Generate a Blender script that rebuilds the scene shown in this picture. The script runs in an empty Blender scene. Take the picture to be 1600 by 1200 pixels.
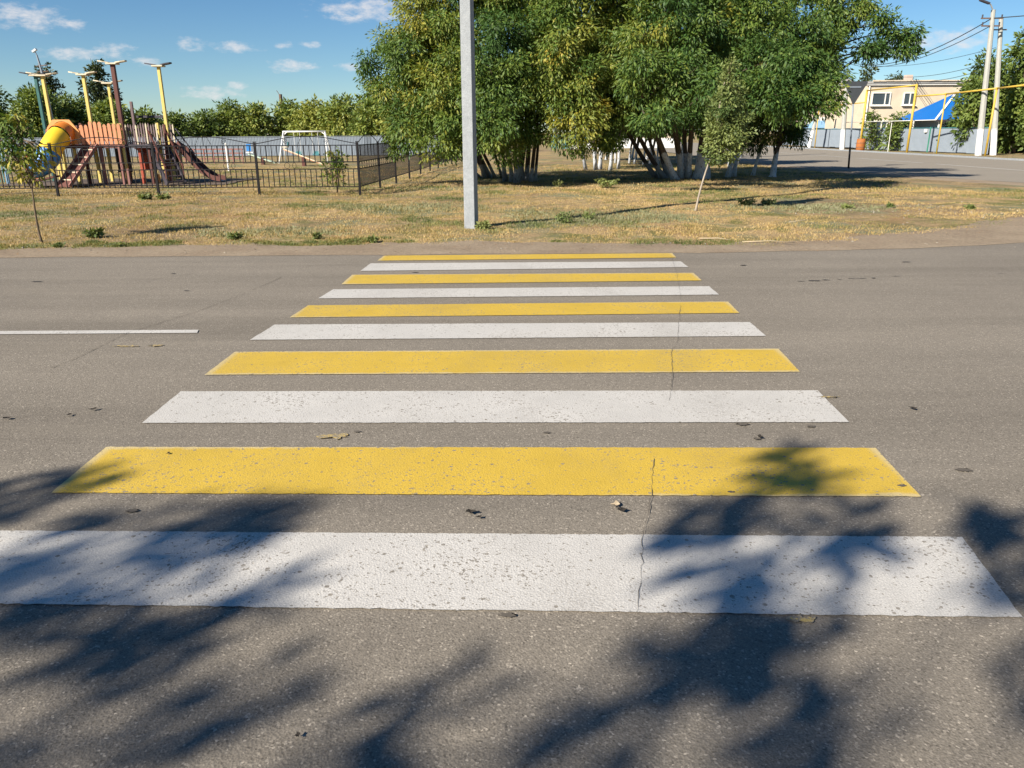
import bpy, bmesh, math, random
import numpy as np
from mathutils import Vector, Matrix, noise

random.seed(7)
RNG = np.random.default_rng(7)
R = math.radians
scene = bpy.context.scene
COL = scene.collection

# ------------------------------------------------------------------ camera
cam_data = bpy.data.cameras.new('camera')
cam_data.sensor_width = 36.0
cam_data.lens = 27.0
cam_data.clip_start = 0.05
cam_data.clip_end = 6000
cam = bpy.data.objects.new('camera', cam_data)
COL.objects.link(cam)
cam.matrix_world = Matrix.Translation((0, 0, 1.65)) @ Matrix.Rotation(R(90 - 18.134), 4, 'X') @ Matrix.Rotation(R(-0.3), 4, 'Z')
scene.camera = cam

# ------------------------------------------------------------------ sun and sky
SUN_EL, SUN_AZ = 33.0, 228.0          # azimuth clockwise from +Y: behind the viewer, to the left
SUN_VEC = Vector((math.sin(R(SUN_AZ)) * math.cos(R(SUN_EL)), math.cos(R(SUN_AZ)) * math.cos(R(SUN_EL)), math.sin(R(SUN_EL))))
sl = bpy.data.lights.new('sun', 'SUN')
sl.energy = 5.0
sl.angle = R(0.53)
sl.color = (1.0, 0.93, 0.82)
sun = bpy.data.objects.new('sun', sl)
COL.objects.link(sun)
sun.rotation_euler = SUN_VEC.to_track_quat('Z', 'Y').to_euler()
sun.location = (-20, -40, 40)

world = bpy.data.worlds.new('World')
scene.world = world
world.use_nodes = True
wt = world.node_tree
wt.nodes.clear()


def wn(t, **k):
    n = wt.nodes.new(t)
    for a, b in k.items():
        setattr(n, a, b)
    return n


def wmath(op, a, b=None, clamp=False):
    n = wt.nodes.new('ShaderNodeMath')
    n.operation = op
    n.use_clamp = clamp
    for i, v in enumerate((a, b)):
        if v is None:
            continue
        if isinstance(v, (int, float)):
            n.inputs[i].default_value = v
        else:
            wt.links.new(v, n.inputs[i])
    return n.outputs[0]


sky = wn('ShaderNodeTexSky', sky_type='NISHITA', sun_disc=False)
sky.sun_elevation = R(SUN_EL)
sky.sun_rotation = R(SUN_AZ)
sky.altitude = 900
sky.air_density = 1.0
sky.dust_density = 0.0
sky.ozone_density = 3.0
hsv = wn('ShaderNodeHueSaturation')
hsv.inputs['Saturation'].default_value = 1.16
hsv.inputs['Hue'].default_value = 0.5
wt.links.new(sky.outputs[0], hsv.inputs['Color'])
tc = wn('ShaderNodeTexCoord')
sep = wn('ShaderNodeSeparateXYZ')
wt.links.new(tc.outputs['Generated'], sep.inputs[0])
az = wmath('MULTIPLY', wmath('ARCTAN2', sep.outputs[0], sep.outputs[1]), 57.2958)
el = wmath('MULTIPLY', wmath('ARCSINE', sep.outputs[2]), 57.2958)
comb = wn('ShaderNodeCombineXYZ')
wt.links.new(az, comb.inputs[0])
wt.links.new(wmath('MULTIPLY', el, 2.2), comb.inputs[1])
nz = wn('ShaderNodeTexNoise')
nz.inputs['Scale'].default_value = 0.9
nz.inputs['Detail'].default_value = 7
nz.inputs['Roughness'].default_value = 0.62
wt.links.new(comb.outputs[0], nz.inputs['Vector'])
# small fair-weather clouds: (azimuth, elevation, half width, half height) in degrees
CLOUDS = [(-29.84,6.52,2.49,0.62),(-27.28,6.35,0.64,0.24),(-27.65,4.68,1.63,0.33),(-25.42,4.90,1.13,0.43),(-23.68,4.37,0.73,0.29),(-20.84,5.42,0.82,0.38),(-18.33,5.34,1.45,0.29),(-14.80,4.29,1.45,0.38),(-15.18,5.57,0.54,0.19),(-13.45,5.60,0.73,0.19),(-9.52,7.79,3.18,0.67),(-10.81,7.39,1.36,0.38),(-20.03,2.57,1.81,0.38),(-18.38,3.06,0.68,0.24),(-11.03,4.26,0.91,0.24),(-7.85,3.26,0.91,0.24),(27.26,5.12,2.72,0.57),(28.23,5.42,1.13,0.38),(24.65,4.88,1.81,0.48)]
rc = random.Random(3)
for i in range(26):                        # the same kind of small clouds all round the sky
    a = rc.uniform(36, 324)
    CLOUDS.append((a if a < 180 else a - 360, rc.uniform(2.5, 14), rc.uniform(0.8, 3), rc.uniform(0.25, 0.7)))
acc = None
for (ca, ce, cw, ch) in CLOUDS:
    dx = wmath('DIVIDE', wmath('SUBTRACT', az, ca), cw * 1.35)
    dy = wmath('DIVIDE', wmath('SUBTRACT', el, ce), ch * 1.5)
    d = wmath('SUBTRACT', 1.0, wmath('ADD', wmath('MULTIPLY', dx, dx), wmath('MULTIPLY', dy, dy)))
    acc = d if acc is None else wmath('MAXIMUM', acc, d)
acc = wmath('MAXIMUM', acc, -1.0)
m0 = wmath('ADD', acc, wmath('MULTIPLY', wmath('SUBTRACT', nz.outputs['Fac'], 0.56), 3.2))
mask = wn('ShaderNodeMapRange', interpolation_type='SMOOTHSTEP')
mask.inputs['From Min'].default_value = 0.0
mask.inputs['From Max'].default_value = 1.5
mask.inputs['To Max'].default_value = 0.8
wt.links.new(m0, mask.inputs['Value'])
mixc = wn('ShaderNodeMixRGB')
wt.links.new(mask.outputs[0], mixc.inputs['Fac'])
tintn = wn('ShaderNodeMixRGB', blend_type='MULTIPLY')
tintn.inputs['Fac'].default_value = 1.0
tintn.inputs['Color2'].default_value = (0.85, 0.985, 1.07, 1)
wt.links.new(hsv.outputs[0], tintn.inputs['Color1'])
wt.links.new(tintn.outputs[0], mixc.inputs['Color1'])
mixc.inputs['Color2'].default_value = (9.0, 8.7, 8.7, 1)
bg = wn('ShaderNodeBackground')
bg.inputs['Strength'].default_value = 0.05
wt.links.new(mixc.outputs[0], bg.inputs['Color'])
wo = wn('ShaderNodeOutputWorld')
wt.links.new(bg.outputs[0], wo.inputs['Surface'])

vs = scene.view_settings
vs.view_transform = 'Standard'
vs.look = 'None'
vs.gamma = 1.0
vs.exposure = 0.95
vs.use_curve_mapping = False

# ------------------------------------------------------------------ helpers
def tag(o, label=None, cat=None, group=None, kind=None):
    if label: o['label'] = label
    if cat: o['category'] = cat
    if group: o['group'] = group
    if kind: o['kind'] = kind
    return o


def empty(name, loc, label=None, cat=None, group=None, rz=0.0):
    o = bpy.data.objects.new(name, None)
    o.location = loc
    o.rotation_euler = (0, 0, rz)
    o.empty_display_size = 0.2
    COL.objects.link(o)
    return tag(o, label, cat, group)


def link(name, me, mat=None, parent=None, loc=None, smooth=False):
    o = bpy.data.objects.new(name, me)
    if mat is not None and len(me.materials) == 0:
        me.materials.append(mat)
    COL.objects.link(o)
    if parent is not None:
        o.parent = parent
    if loc is not None:
        o.location = loc
    if smooth:
        me.polygons.foreach_set('use_smooth', [True] * len(me.polygons))
    return o


class MB:
    """collects boxes, bars and tubes for ONE mesh"""
    def __init__(self):
        self.v = []; self.f = []

    def add(self, vs, fs):
        n = len(self.v)
        self.v += [tuple(p) for p in vs]
        self.f += [tuple(i + n for i in f) for f in fs]
        return self

    def box(self, c, s, rot=None):
        hx, hy, hz = s[0] / 2, s[1] / 2, s[2] / 2
        p = [Vector((x, y, z)) for z in (-hz, hz) for y in (-hy, hy) for x in (-hx, hx)]
        if rot is not None: p = [rot @ q for q in p]
        p = [q + Vector(c) for q in p]
        return self.add(p, [(0, 2, 3, 1), (4, 5, 7, 6), (0, 1, 5, 4), (2, 6, 7, 3), (0, 4, 6, 2), (1, 3, 7, 5)])

    def bar(self, a, b, w, h, up=(0, 0, 1)):
        a, b = Vector(a), Vector(b)
        d = (b - a); L = d.length; d.normalize()
        u = Vector(up)
        s = d.cross(u)
        if s.length < 1e-4: s = d.cross(Vector((1, 0, 0)))
        s.normalize(); u = s.cross(d).normalized()
        p = []
        for e in (a, b):
            for (i, j) in ((-1, -1), (1, -1), (1, 1), (-1, 1)):
                p.append(e + s * (i * w / 2) + u * (j * h / 2))
        return self.add(p, [(0, 1, 2, 3), (7, 6, 5, 4), (0, 4, 5, 1), (1, 5, 6, 2), (2, 6, 7, 3), (3, 7, 4, 0)])

    def tube(self, pts, rad, n=8, cap=True):
        pts = [Vector(p) for p in pts]
        if not isinstance(rad, (list, tuple)): rad = [rad] * len(pts)
        base = len(self.v); s = None
        for i, p in enumerate(pts):
            d = (pts[min(i + 1, len(pts) - 1)] - pts[max(i - 1, 0)])
            if d.length < 1e-6: d = Vector((0, 0, 1))
            d.normalize()
            if s is None:
                s = d.cross(Vector((0.31, 0.92, 0.2)))
                if s.length < 0.1: s = d.cross(Vector((1, 0, 0)))
            s = (s - d * s.dot(d)).normalized()
            t = d.cross(s)
            for k in range(n):
                a = 2 * math.pi * k / n
                self.v.append(tuple(p + (s * math.cos(a) + t * math.sin(a)) * rad[i]))
        for i in range(len(pts) - 1):
            for k in range(n):
                a = base + i * n + k; b = base + i * n + (k + 1) % n
                self.f.append((a, b, b + n, a + n))
        if cap:
            self.f.append(tuple(base + k for k in range(n))[::-1])
            e = base + (len(pts) - 1) * n
            self.f.append(tuple(e + k for k in range(n)))
        return self

    def prism(self, poly, y0, y1):
        """polygon of (x, z) extruded from y0 to y1"""
        n = len(poly)
        vs = [(x, y0, z) for x, z in poly] + [(x, y1, z) for x, z in poly]
        fs = [tuple(range(n)), tuple(range(2 * n - 1, n - 1, -1))]
        for i in range(n):
            j = (i + 1) % n
            fs.append((i, i + n, j + n, j))
        return self.add(vs, fs)

    def mesh(self, name):
        me = bpy.data.meshes.new(name)
        me.from_pydata(self.v, [], self.f)
        bm = bmesh.new(); bm.from_mesh(me)
        bmesh.ops.recalc_face_normals(bm, faces=bm.faces)
        bm.to_mesh(me); bm.free()
        me.update()
        return me

    def build(self, name, mat, parent=None, loc=None, smooth=False, bevel=0):
        o = link(name, self.mesh(name), mat, parent, loc, smooth)
        if bevel:
            b = o.modifiers.new('bevel', 'BEVEL'); b.width = bevel; b.segments = 2; b.limit_method = 'ANGLE'
        return o


def copy_tree(o, parent=None):
    c = o.copy(); COL.objects.link(c)
    if parent is not None: c.parent = parent
    for ch in [x for x in bpy.data.objects if x.parent == o and x is not c]:
        copy_tree(ch, c)
    return c


# ------------------------------------------------------------------ materials
class NT:
    def __init__(self, name):
        self.m = bpy.data.materials.new(name)
        self.m.use_nodes = True
        self.t = self.m.node_tree
        self.t.nodes.clear()
        self.out = self.t.nodes.new('ShaderNodeOutputMaterial')
        self.b = self.t.nodes.new('ShaderNodeBsdfPrincipled')
        self.t.links.new(self.b.outputs[0], self.out.inputs['Surface'])
        self.tc = None

    def n(self, typ, **k):
        q = self.t.nodes.new(typ)
        for a, b in k.items(): setattr(q, a, b)
        return q

    def l(self, a, b): self.t.links.new(a, b)

    def coord(self, kind='Object'):
        if self.tc is None: self.tc = self.n('ShaderNodeTexCoord')
        return self.tc.outputs[kind]

    def noise(self, scale, detail=4, rough=0.55, coord=None, dist=0.0, stretch=None):
        q = self.n('ShaderNodeTexNoise')
        q.inputs['Scale'].default_value = scale
        q.inputs['Detail'].default_value = detail
        q.inputs['Roughness'].default_value = rough
        q.inputs['Distortion'].default_value = dist
        c = coord if coord is not None else self.coord()
        if stretch:
            mp = self.n('ShaderNodeMapping'); mp.inputs['Scale'].default_value = stretch
            self.l(c, mp.inputs['Vector']); c = mp.outputs[0]
        self.l(c, q.inputs['Vector'])
        return q.outputs['Fac']

    def voronoi(self, scale, feature='F1', out='Distance', coord=None):
        q = self.n('ShaderNodeTexVoronoi', feature=feature)
        q.inputs['Scale'].default_value = scale
        self.l(coord if coord is not None else self.coord(), q.inputs['Vector'])
        return q.outputs[out]

    def ramp(self, fac, stops, interp='LINEAR'):
        q = self.n('ShaderNodeValToRGB')
        q.color_ramp.interpolation = interp
        e = q.color_ramp.elements
        while len(e) < len(stops): e.new(0.5)
        for i, (p, c) in enumerate(stops):
            e[i].position = p
            e[i].color = (c, c, c, 1) if isinstance(c, (int, float)) else (*c, 1)
        self.l(fac, q.inputs['Fac'])
        return q.outputs['Color']

    def mix(self, fac, a, b, mode='MIX'):
        q = self.n('ShaderNodeMixRGB', blend_type=mode)
        for i, v in zip((0, 1, 2), (fac, a, b)):
            if isinstance(v, (int, float)):
                q.inputs[i].default_value = v if i == 0 else (v, v, v, 1)
            elif isinstance(v, tuple):
                q.inputs[i].default_value = (*v, 1)
            else: self.l(v, q.inputs[i])
        return q.outputs[0]

    def math(self, op, a, b=None, clamp=False):
        q = self.n('ShaderNodeMath', operation=op, use_clamp=clamp)
        for i, v in enumerate((a, b)):
            if v is None: continue
            if isinstance(v, (int, float)): q.inputs[i].default_value = v
            else: self.l(v, q.inputs[i])
        return q.outputs[0]

    def bump(self, h, strength=0.4, dist=0.01):
        q = self.n('ShaderNodeBump')
        q.inputs['Strength'].default_value = strength
        q.inputs['Distance'].default_value = dist
        self.l(h, q.inputs['Height'])
        self.l(q.outputs[0], self.b.inputs['Normal'])

    def set(self, col=None, rough=0.7, metal=0.0, spec=0.35):
        if col is not None:
            if isinstance(col, tuple): self.b.inputs['Base Color'].default_value = (*col, 1)
            else: self.l(col, self.b.inputs['Base Color'])
        self.b.inputs['Roughness'].default_value = rough
        self.b.inputs['Metallic'].default_value = metal
        self.b.inputs['Specular IOR Level'].default_value = spec
        return self.m


def paint(name, c, rough=0.55, var=0.18, scale=6, metal=0.0, grain=None, spec=0.35):
    """a painted or plain surface with a little dirt and fading of its own"""
    t = NT(name)
    d = tuple(x * (1 - var) for x in c); l = tuple(min(1, x * (1 + var)) for x in c)
    f = t.noise(scale, 6, 0.65, stretch=grain)
    col = t.ramp(f, [(0.28, d), (0.5, c), (0.75, l)])
    m = t.set(col, rough, metal, spec)
    t.bump(t.noise(scale * 9, 3, 0.6, stretch=grain), 0.15, 0.004)
    return m


M = {}
# asphalt ----------------------------------------------------------
def asphalt_color(t):
    big = t.noise(0.35, 5, 0.6)
    mid = t.noise(3.5, 5, 0.65)
    fine = t.noise(160, 2, 0.5)
    stone = t.voronoi(140, 'F1', 'Color')
    sv = t.n('ShaderNodeSeparateColor'); t.l(stone, sv.inputs[0])
    base = t.ramp(big, [(0.3, (0.182, 0.159, 0.129)), (0.7, (0.230, 0.201, 0.162))])
    base = t.mix(t.math('MULTIPLY', mid, 0.5), base, (0.185, 0.160, 0.131))
    agg = t.ramp(sv.outputs[0], [(0.0, 0.60), (0.12, 0.88), (0.80, 1.02), (0.92, 1.18), (0.985, 1.6), (1.0, 2.0)])
    base = t.mix(1.0, base, agg, 'MULTIPLY')
    base = t.mix(1.0, base, t.ramp(fine, [(0.3, 0.80), (0.7, 1.20)]), 'MULTIPLY')
    sp = t.noise(26, 2, 0.5)
    base = t.mix(t.ramp(sp, [(0.70, 0.0), (0.76, 0.55)]), base, (0.075, 0.065, 0.055))
    # faint tyre tracks along the road and patchy polishing
    trk = t.noise(0.8, 4, 0.6, stretch=(0.12, 1.6, 1))
    base = t.mix(1.0, base, t.ramp(trk, [(0.30, 0.84), (0.5, 1.0), (0.70, 1.10)]), 'MULTIPLY')
    blot = t.noise(1.4, 6, 0.7, dist=0.8)
    base = t.mix(t.ramp(blot, [(0.60, 0.0), (0.74, 0.35)]), base, (0.12, 0.105, 0.088))
    return base, sv.outputs[0], fine


t = NT('asphalt')
c, st, fi = asphalt_color(t)
streak = t.noise(1.0, 5, 0.6, stretch=(0.25, 2.2, 1))
c = t.mix(t.ramp(streak, [(0.55, 0.0), (0.8, 0.35)]), c, (0.285, 0.247, 0.195))
t.set(c, 0.92, 0, 0.12)
t.bump(t.math('ADD', t.voronoi(115), t.math('MULTIPLY', fi, 0.6)), 0.32, 0.005)
M['asphalt'] = t.m


def marking(name, col, edge_col=None, wear=0.0):
    t = NT(name)
    asp, st, fi = asphalt_color(t)
    n1 = t.noise(1.7, 5, 0.65)
    n2 = t.noise(60, 3, 0.6)
    pc = t.mix(t.ramp(n1, [(0.35, 0.0), (0.7, 1.0)]), tuple(x * 0.86 for x in col), col)
    pc = t.mix(1.0, pc, t.ramp(fi, [(0.3, 0.80), (0.7, 1.16)]), 'MULTIPLY')
    dirt = t.noise(6, 6, 0.7)
    pc = t.mix(t.ramp(dirt, [(0.5, 0.0), (0.75, 0.22)]), pc, tuple(x * 0.6 for x in col))
    if edge_col:
        g = t.n('ShaderNodeSeparateXYZ'); t.l(t.coord('Generated'), g.inputs[0])
        e = t.math('ABSOLUTE', t.math('SUBTRACT', g.outputs[1], 0.5))
        e = t.math('ADD', e, t.math('MULTIPLY', t.math('SUBTRACT', t.noise(9, 4, 0.6), 0.5), 0.12))
        pc = t.mix(t.ramp(e, [(0.43, 0.0), (0.47, 0.75)]), pc, edge_col)
        gx = t.math('ABSOLUTE', t.math('SUBTRACT', g.outputs[0], 0.5))
        pc = t.mix(t.ramp(gx, [(0.486, 0.0), (0.495, 0.7)]), pc, edge_col)
    # worn pits where the aggregate shows
    v = t.math('ADD', t.math('MULTIPLY', n2, 0.75), t.math('MULTIPLY', n1, 0.28))
    pit = t.ramp(v, [(0.60 - wear, 0.0), (0.64 - wear, 0.9)])
    vs_ = t.n('ShaderNodeTexVoronoi'); vs_.inputs['Scale'].default_value = 38
    t.l(t.coord(), vs_.inputs['Vector'])
    sc_ = t.n('ShaderNodeSeparateColor'); t.l(vs_.outputs['Color'], sc_.inputs[0])
    dot = t.math('MULTIPLY', t.math('GREATER_THAN', sc_.outputs[0], 0.90), t.math('LESS_THAN', vs_.outputs['Distance'], t.math('MULTIPLY', sc_.outputs[1], 0.40)))
    pit = t.math('MAXIMUM', pit, t.math('MULTIPLY', dot, 0.85))
    # thin, rubbed-through zones where tyres run
    rub = t.math('MULTIPLY', t.ramp(t.noise(0.9, 4, 0.6, stretch=(1.2, 0.5, 1)), [(0.48, 0.0), (0.72, 1.0)]), t.ramp(t.noise(95, 3, 0.7), [(0.46, 0.0), (0.58, 1.0)]))
    pit = t.math('MAXIMUM', pit, t.math('MULTIPLY', rub, 0.55))
    g2 = t.n('ShaderNodeSeparateXYZ'); t.l(t.coord('Generated'), g2.inputs[0])
    eg = t.math('ADD', t.math('ABSOLUTE', t.math('SUBTRACT', g2.outputs[1], 0.5)), t.math('MULTIPLY', t.math('SUBTRACT', t.noise(30, 4, 0.7), 0.5), 0.16))
    pit = t.math('MAXIMUM', pit, t.ramp(eg, [(0.492, 0.0), (0.515, 0.85)]))
    col_ = t.mix(pit, pc, asp)
    t.set(col_, 0.75, 0, 0.3)
    t.bump(t.math('ADD', t.voronoi(115), t.math('MULTIPLY', fi, 0.6)), 0.28, 0.005)
    return t.m


M['white_mark'] = marking('white_road_paint', (0.52, 0.495, 0.455))
M['yellow_mark'] = marking('yellow_road_paint', (0.56, 0.375, 0.050), (0.50, 0.41, 0.23))
M['old_yellow'] = marking('old_yellow_paint', (0.45, 0.33, 0.12), None, 0.09)

# ground -----------------------------------------------------------
t = NT('dry_lawn')
n1 = t.noise(0.18, 6, 0.6); n2 = t.noise(0.9, 6, 0.7, dist=0.5); n3 = t.noise(14, 5, 0.7); n4 = t.noise(60, 3, 0.7)
straw = t.ramp(n3, [(0.3, (0.24, 0.16, 0.08)), (0.55, (0.46, 0.325, 0.165)), (0.8, (0.64, 0.50, 0.28))])
green = t.ramp(n3, [(0.3, (0.085, 0.10, 0.028)), (0.7, (0.20, 0.20, 0.06))])
soil = t.ramp(n3, [(0.3, (0.16, 0.115, 0.07)), (0.7, (0.30, 0.225, 0.14))])
c = t.mix(t.ramp(n2, [(0.48, 0.0), (0.60, 0.85)]), straw, green)
c = t.mix(t.ramp(n1, [(0.46, 0.0), (0.60, 0.75)]), c, soil)
n5 = t.noise(0.55, 5, 0.6, dist=0.6)
c = t.mix(t.ramp(n5, [(0.52, 0.0), (0.62, 0.8)]), c, (0.20, 0.21, 0.125))
c = t.mix(t.ramp(n5, [(0.30, 0.6), (0.42, 0.0)]), c, (0.34, 0.20, 0.095))
c = t.mix(1.0, c, t.ramp(n4, [(0.25, 0.5), (0.75, 1.4)]), 'MULTIPLY')
t.set(c, 0.95, 0, 0.1)
t.bump(t.math('ADD', n3, t.math('MULTIPLY', n4, 0.6)), 0.8, 0.04)
M['lawn'] = t.m

t = NT('dirt')
n2 = t.noise(1.1, 6, 0.65); n3 = t.noise(18, 5, 0.7); n4 = t.noise(90, 3, 0.7)
c = t.ramp(n2, [(0.3, (0.26, 0.195, 0.135)), (0.55, (0.32, 0.25, 0.175)), (0.8, (0.37, 0.295, 0.21))])
c = t.mix(1.0, c, t.ramp(n3, [(0.3, 0.75), (0.7, 1.2)]), 'MULTIPLY')
c = t.mix(1.0, c, t.ramp(n4, [(0.25, 0.7), (0.75, 1.25)]), 'MULTIPLY')
t.set(c, 0.95, 0, 0.1)
t.bump(t.math('ADD', n3, n4), 0.7, 0.02)
M['dirt'] = t.m


def foliage(name, stops, trans=0.24):
    t = NT(name)
    a = t.n('ShaderNodeAttribute'); a.attribute_name = 'tint'
    c = t.ramp(a.outputs['Fac'], stops)
    t.set(c, 0.55, 0, 0.35)
    tr = t.n('ShaderNodeBsdfTranslucent')
    t.l(t.mix(1.0, c, (1.25, 1.2, 0.55), 'MULTIPLY'), tr.inputs['Color'])
    ms = t.n('ShaderNodeMixShader'); ms.inputs['Fac'].default_value = trans
    t.l(t.b.outputs[0], ms.inputs[1]); t.l(tr.outputs[0], ms.inputs[2])
    t.l(ms.outputs[0], t.out.inputs['Surface'])
    return t.m


M['leaf'] = foliage('maple_leaf', [(0.0, (0.046, 0.098, 0.020)), (0.35, (0.118, 0.178, 0.030)), (0.65, (0.225, 0.240, 0.038)), (0.85, (0.32, 0.28, 0.042)), (1.0, (0.43, 0.33, 0.05))])
M['leaf_far'] = foliage('far_leaf', [(0.0, (0.060, 0.098, 0.022)), (0.5, (0.160, 0.215, 0.044)), (1.0, (0.28, 0.29, 0.06))])
M['leaf_poplar'] = foliage('poplar_leaf', [(0.0, (0.030, 0.050, 0.016)), (1.0, (0.075, 0.095, 0.03))])
M['leaf_elm'] = foliage('elm_leaf', [(0.0, (0.08, 0.125, 0.036)), (1.0, (0.24, 0.275, 0.085))])
M['leaf_sage'] = foliage('sage_leaf', [(0.0, (0.17, 0.18, 0.085)), (1.0, (0.37, 0.35, 0.20))])
M['leaf_weed'] = foliage('weed_leaf', [(0.0, (0.085, 0.125, 0.035)), (1.0, (0.22, 0.24, 0.08))])
M['grass'] = foliage('grass_blade', [(0.0, (0.095, 0.125, 0.034)), (0.3, (0.20, 0.21, 0.065)), (0.5, (0.37, 0.275, 0.105)), (0.75, (0.52, 0.36, 0.15)), (1.0, (0.62, 0.47, 0.24))], 0.25)


def bark(name, c1, c2, wash=0.0, wash_c=(0.52, 0.53, 0.54)):
    t = NT(name)
    f = t.noise(9, 5, 0.65, stretch=(3, 3, 0.5))
    c = t.ramp(f, [(0.3, c1), (0.7, c2)])
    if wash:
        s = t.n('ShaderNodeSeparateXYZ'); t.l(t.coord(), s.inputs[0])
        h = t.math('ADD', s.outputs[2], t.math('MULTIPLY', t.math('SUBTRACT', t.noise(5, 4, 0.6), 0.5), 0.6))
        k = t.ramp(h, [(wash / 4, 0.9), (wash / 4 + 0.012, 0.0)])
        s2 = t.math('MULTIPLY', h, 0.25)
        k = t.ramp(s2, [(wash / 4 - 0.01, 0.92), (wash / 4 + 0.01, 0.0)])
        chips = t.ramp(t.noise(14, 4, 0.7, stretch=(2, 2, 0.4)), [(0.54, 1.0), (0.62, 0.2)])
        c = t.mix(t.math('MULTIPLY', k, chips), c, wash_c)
    t.set(c, 0.9, 0, 0.2)
    t.bump(f, 0.7, 0.02)
    return t.m


M['bark'] = bark('bark', (0.055, 0.042, 0.032), (0.14, 0.11, 0.085))
M['bark_wash'] = bark('whitewashed_bark', (0.055, 0.042, 0.032), (0.14, 0.11, 0.085), 0.9, (0.58, 0.60, 0.63))
M['bark_shaded'] = bark('shaded_whitewashed_bark', (0.05, 0.038, 0.03), (0.12, 0.095, 0.075), 0.5, (0.36, 0.36, 0.36))  # whitewashed bark again, with the grove's shade painted in as darker colours
M['bark_thin'] = bark('young_bark', (0.10, 0.07, 0.045), (0.20, 0.15, 0.10))
M['bark_pale'] = bark('pale_bark', (0.24, 0.20, 0.155), (0.40, 0.34, 0.27))

t = NT('concrete')
f = t.noise(7, 6, 0.7); g = t.noise(45, 4, 0.6); v = t.voronoi(55)
c = t.ramp(f, [(0.3, (0.235, 0.25, 0.26)), (0.7, (0.32, 0.335, 0.345))])
c = t.mix(t.ramp(v, [(0.08, 0.5), (0.14, 0.0)]), c, (0.18, 0.17, 0.16))
c = t.mix(1.0, c, t.ramp(g, [(0.3, 0.85), (0.7, 1.12)]), 'MULTIPLY')
t.set(c, 0.85, 0, 0.25); t.bump(t.math('ADD', g, v), 0.5, 0.006)
M['concrete'] = t.m
M['concrete_warm'] = bark('weathered_concrete', (0.31, 0.31, 0.28), (0.43, 0.425, 0.38), 1.7, (0.72, 0.72, 0.71))
M['black_metal'] = paint('black_fence_paint', (0.011, 0.010, 0.011), 0.6, 0.3, 9, spec=0.2)
M['zinc'] = paint('corrugated_grey', (0.22, 0.255, 0.295), 0.5, 0.10, 1.5, 0.0, spec=0.25)
M['zinc_cap'] = paint('grey_fence_rail', (0.22, 0.25, 0.28), 0.5, 0.15)
M['green_paint'] = paint('green_paint', (0.05, 0.22, 0.15), 0.5)
M['teal_paint'] = paint('teal_paint', (0.06, 0.20, 0.22), 0.5)
M['gas_yellow'] = paint('gas_pipe_yellow', (0.50, 0.33, 0.05), 0.5, 0.18, 4)
M['white_paint'] = paint('white_paint', (0.70, 0.70, 0.68), 0.55, 0.08)
M['play_yellow'] = paint('faded_yellow_wood', (0.60, 0.47, 0.14), 0.65, 0.15, 5, grain=(4, 4, 0.6))
M['play_brown'] = paint('brown_wood', (0.11, 0.040, 0.03), 0.65, 0.25, 5, grain=(4, 4, 0.6))
M['play_pink'] = paint('faded_red_wood', (0.25, 0.115, 0.095), 0.7, 0.25, 5, grain=(4, 4, 0.6))
M['play_red'] = paint('red_plastic', (0.36, 0.075, 0.04), 0.5, 0.2)
M['play_orange'] = paint('orange_panel', (0.66, 0.31, 0.10), 0.55, 0.12)
M['play_salmon'] = paint('faded_orange_picket', (0.56, 0.24, 0.12), 0.65, 0.25, 5, grain=(4, 4, 0.6))
M['tube_orange'] = paint('orange_plastic', (0.66, 0.20, 0.02), 0.35, 0.08, 2, spec=0.5)
M['tube_yellow'] = paint('yellow_plastic', (0.75, 0.50, 0.03), 0.35, 0.08, 2, spec=0.5)
M['tube_blue'] = paint('blue_plastic', (0.04, 0.20, 0.50), 0.35, 0.1, 2, spec=0.5)
M['play_green'] = paint('dark_green_wood', (0.03, 0.11, 0.10), 0.6, 0.2)
M['play_cream'] = paint('cream_board', (0.58, 0.50, 0.36), 0.65, 0.15)
M['dark_board'] = paint('dark_board', (0.045, 0.04, 0.05), 0.6, 0.25)
M['picket_grey'] = paint('weathered_picket', (0.17, 0.12, 0.12), 0.75, 0.25, 5, grain=(4, 4, 0.6))
M['steel'] = paint('slide_steel', (0.42, 0.43, 0.45), 0.4, 0.12, 2, 0.6)
M['beige'] = paint('beige_render', (0.56, 0.47, 0.35), 0.9, 0.12, 0.8)
M['pinkish'] = paint('pinkish_brick', (0.50, 0.39, 0.32), 0.9, 0.12, 1.0)
M['roof_grey'] = paint('old_grey_roof', (0.33, 0.32, 0.30), 0.85, 0.15, 1)
M['roof_blue'] = paint('blue_sheet_roof', (0.012, 0.13, 0.42), 0.45, 0.08, 0.8)
M['roof_lightblue'] = paint('pale_blue_roof', (0.20, 0.36, 0.52), 0.5, 0.08, 1)
M['trim'] = paint('white_trim', (0.70, 0.68, 0.62), 0.6, 0.06)
M['orange_barrel'] = paint('rusty_orange_barrel', (0.33, 0.11, 0.025), 0.7, 0.3, 5)
M['rust'] = paint('rusty_metal', (0.14, 0.09, 0.065), 0.8, 0.3, 6)
M['sign_back'] = paint('sign_back_grey', (0.05, 0.055, 0.06), 0.6, 0.12)
M['wire'] = paint('wire', (0.03, 0.03, 0.03), 0.6, 0.1)
M['lamp'] = paint('lamp_housing', (0.55, 0.57, 0.58), 0.4, 0.08)
M['crack'] = paint('crack', (0.10, 0.085, 0.068), 0.95, 0.2)
M['oil'] = paint('tar', (0.04, 0.036, 0.033), 0.7, 0.2)
M['dry_leaf'] = paint('dry_leaf', (0.028, 0.022, 0.016), 0.8, 0.4)
M['stick'] = paint('dry_stick', (0.38, 0.30, 0.20), 0.8, 0.25)
t = NT('window_glass')
t.set((0.05, 0.065, 0.075), 0.08, 0, 0.6)
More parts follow.
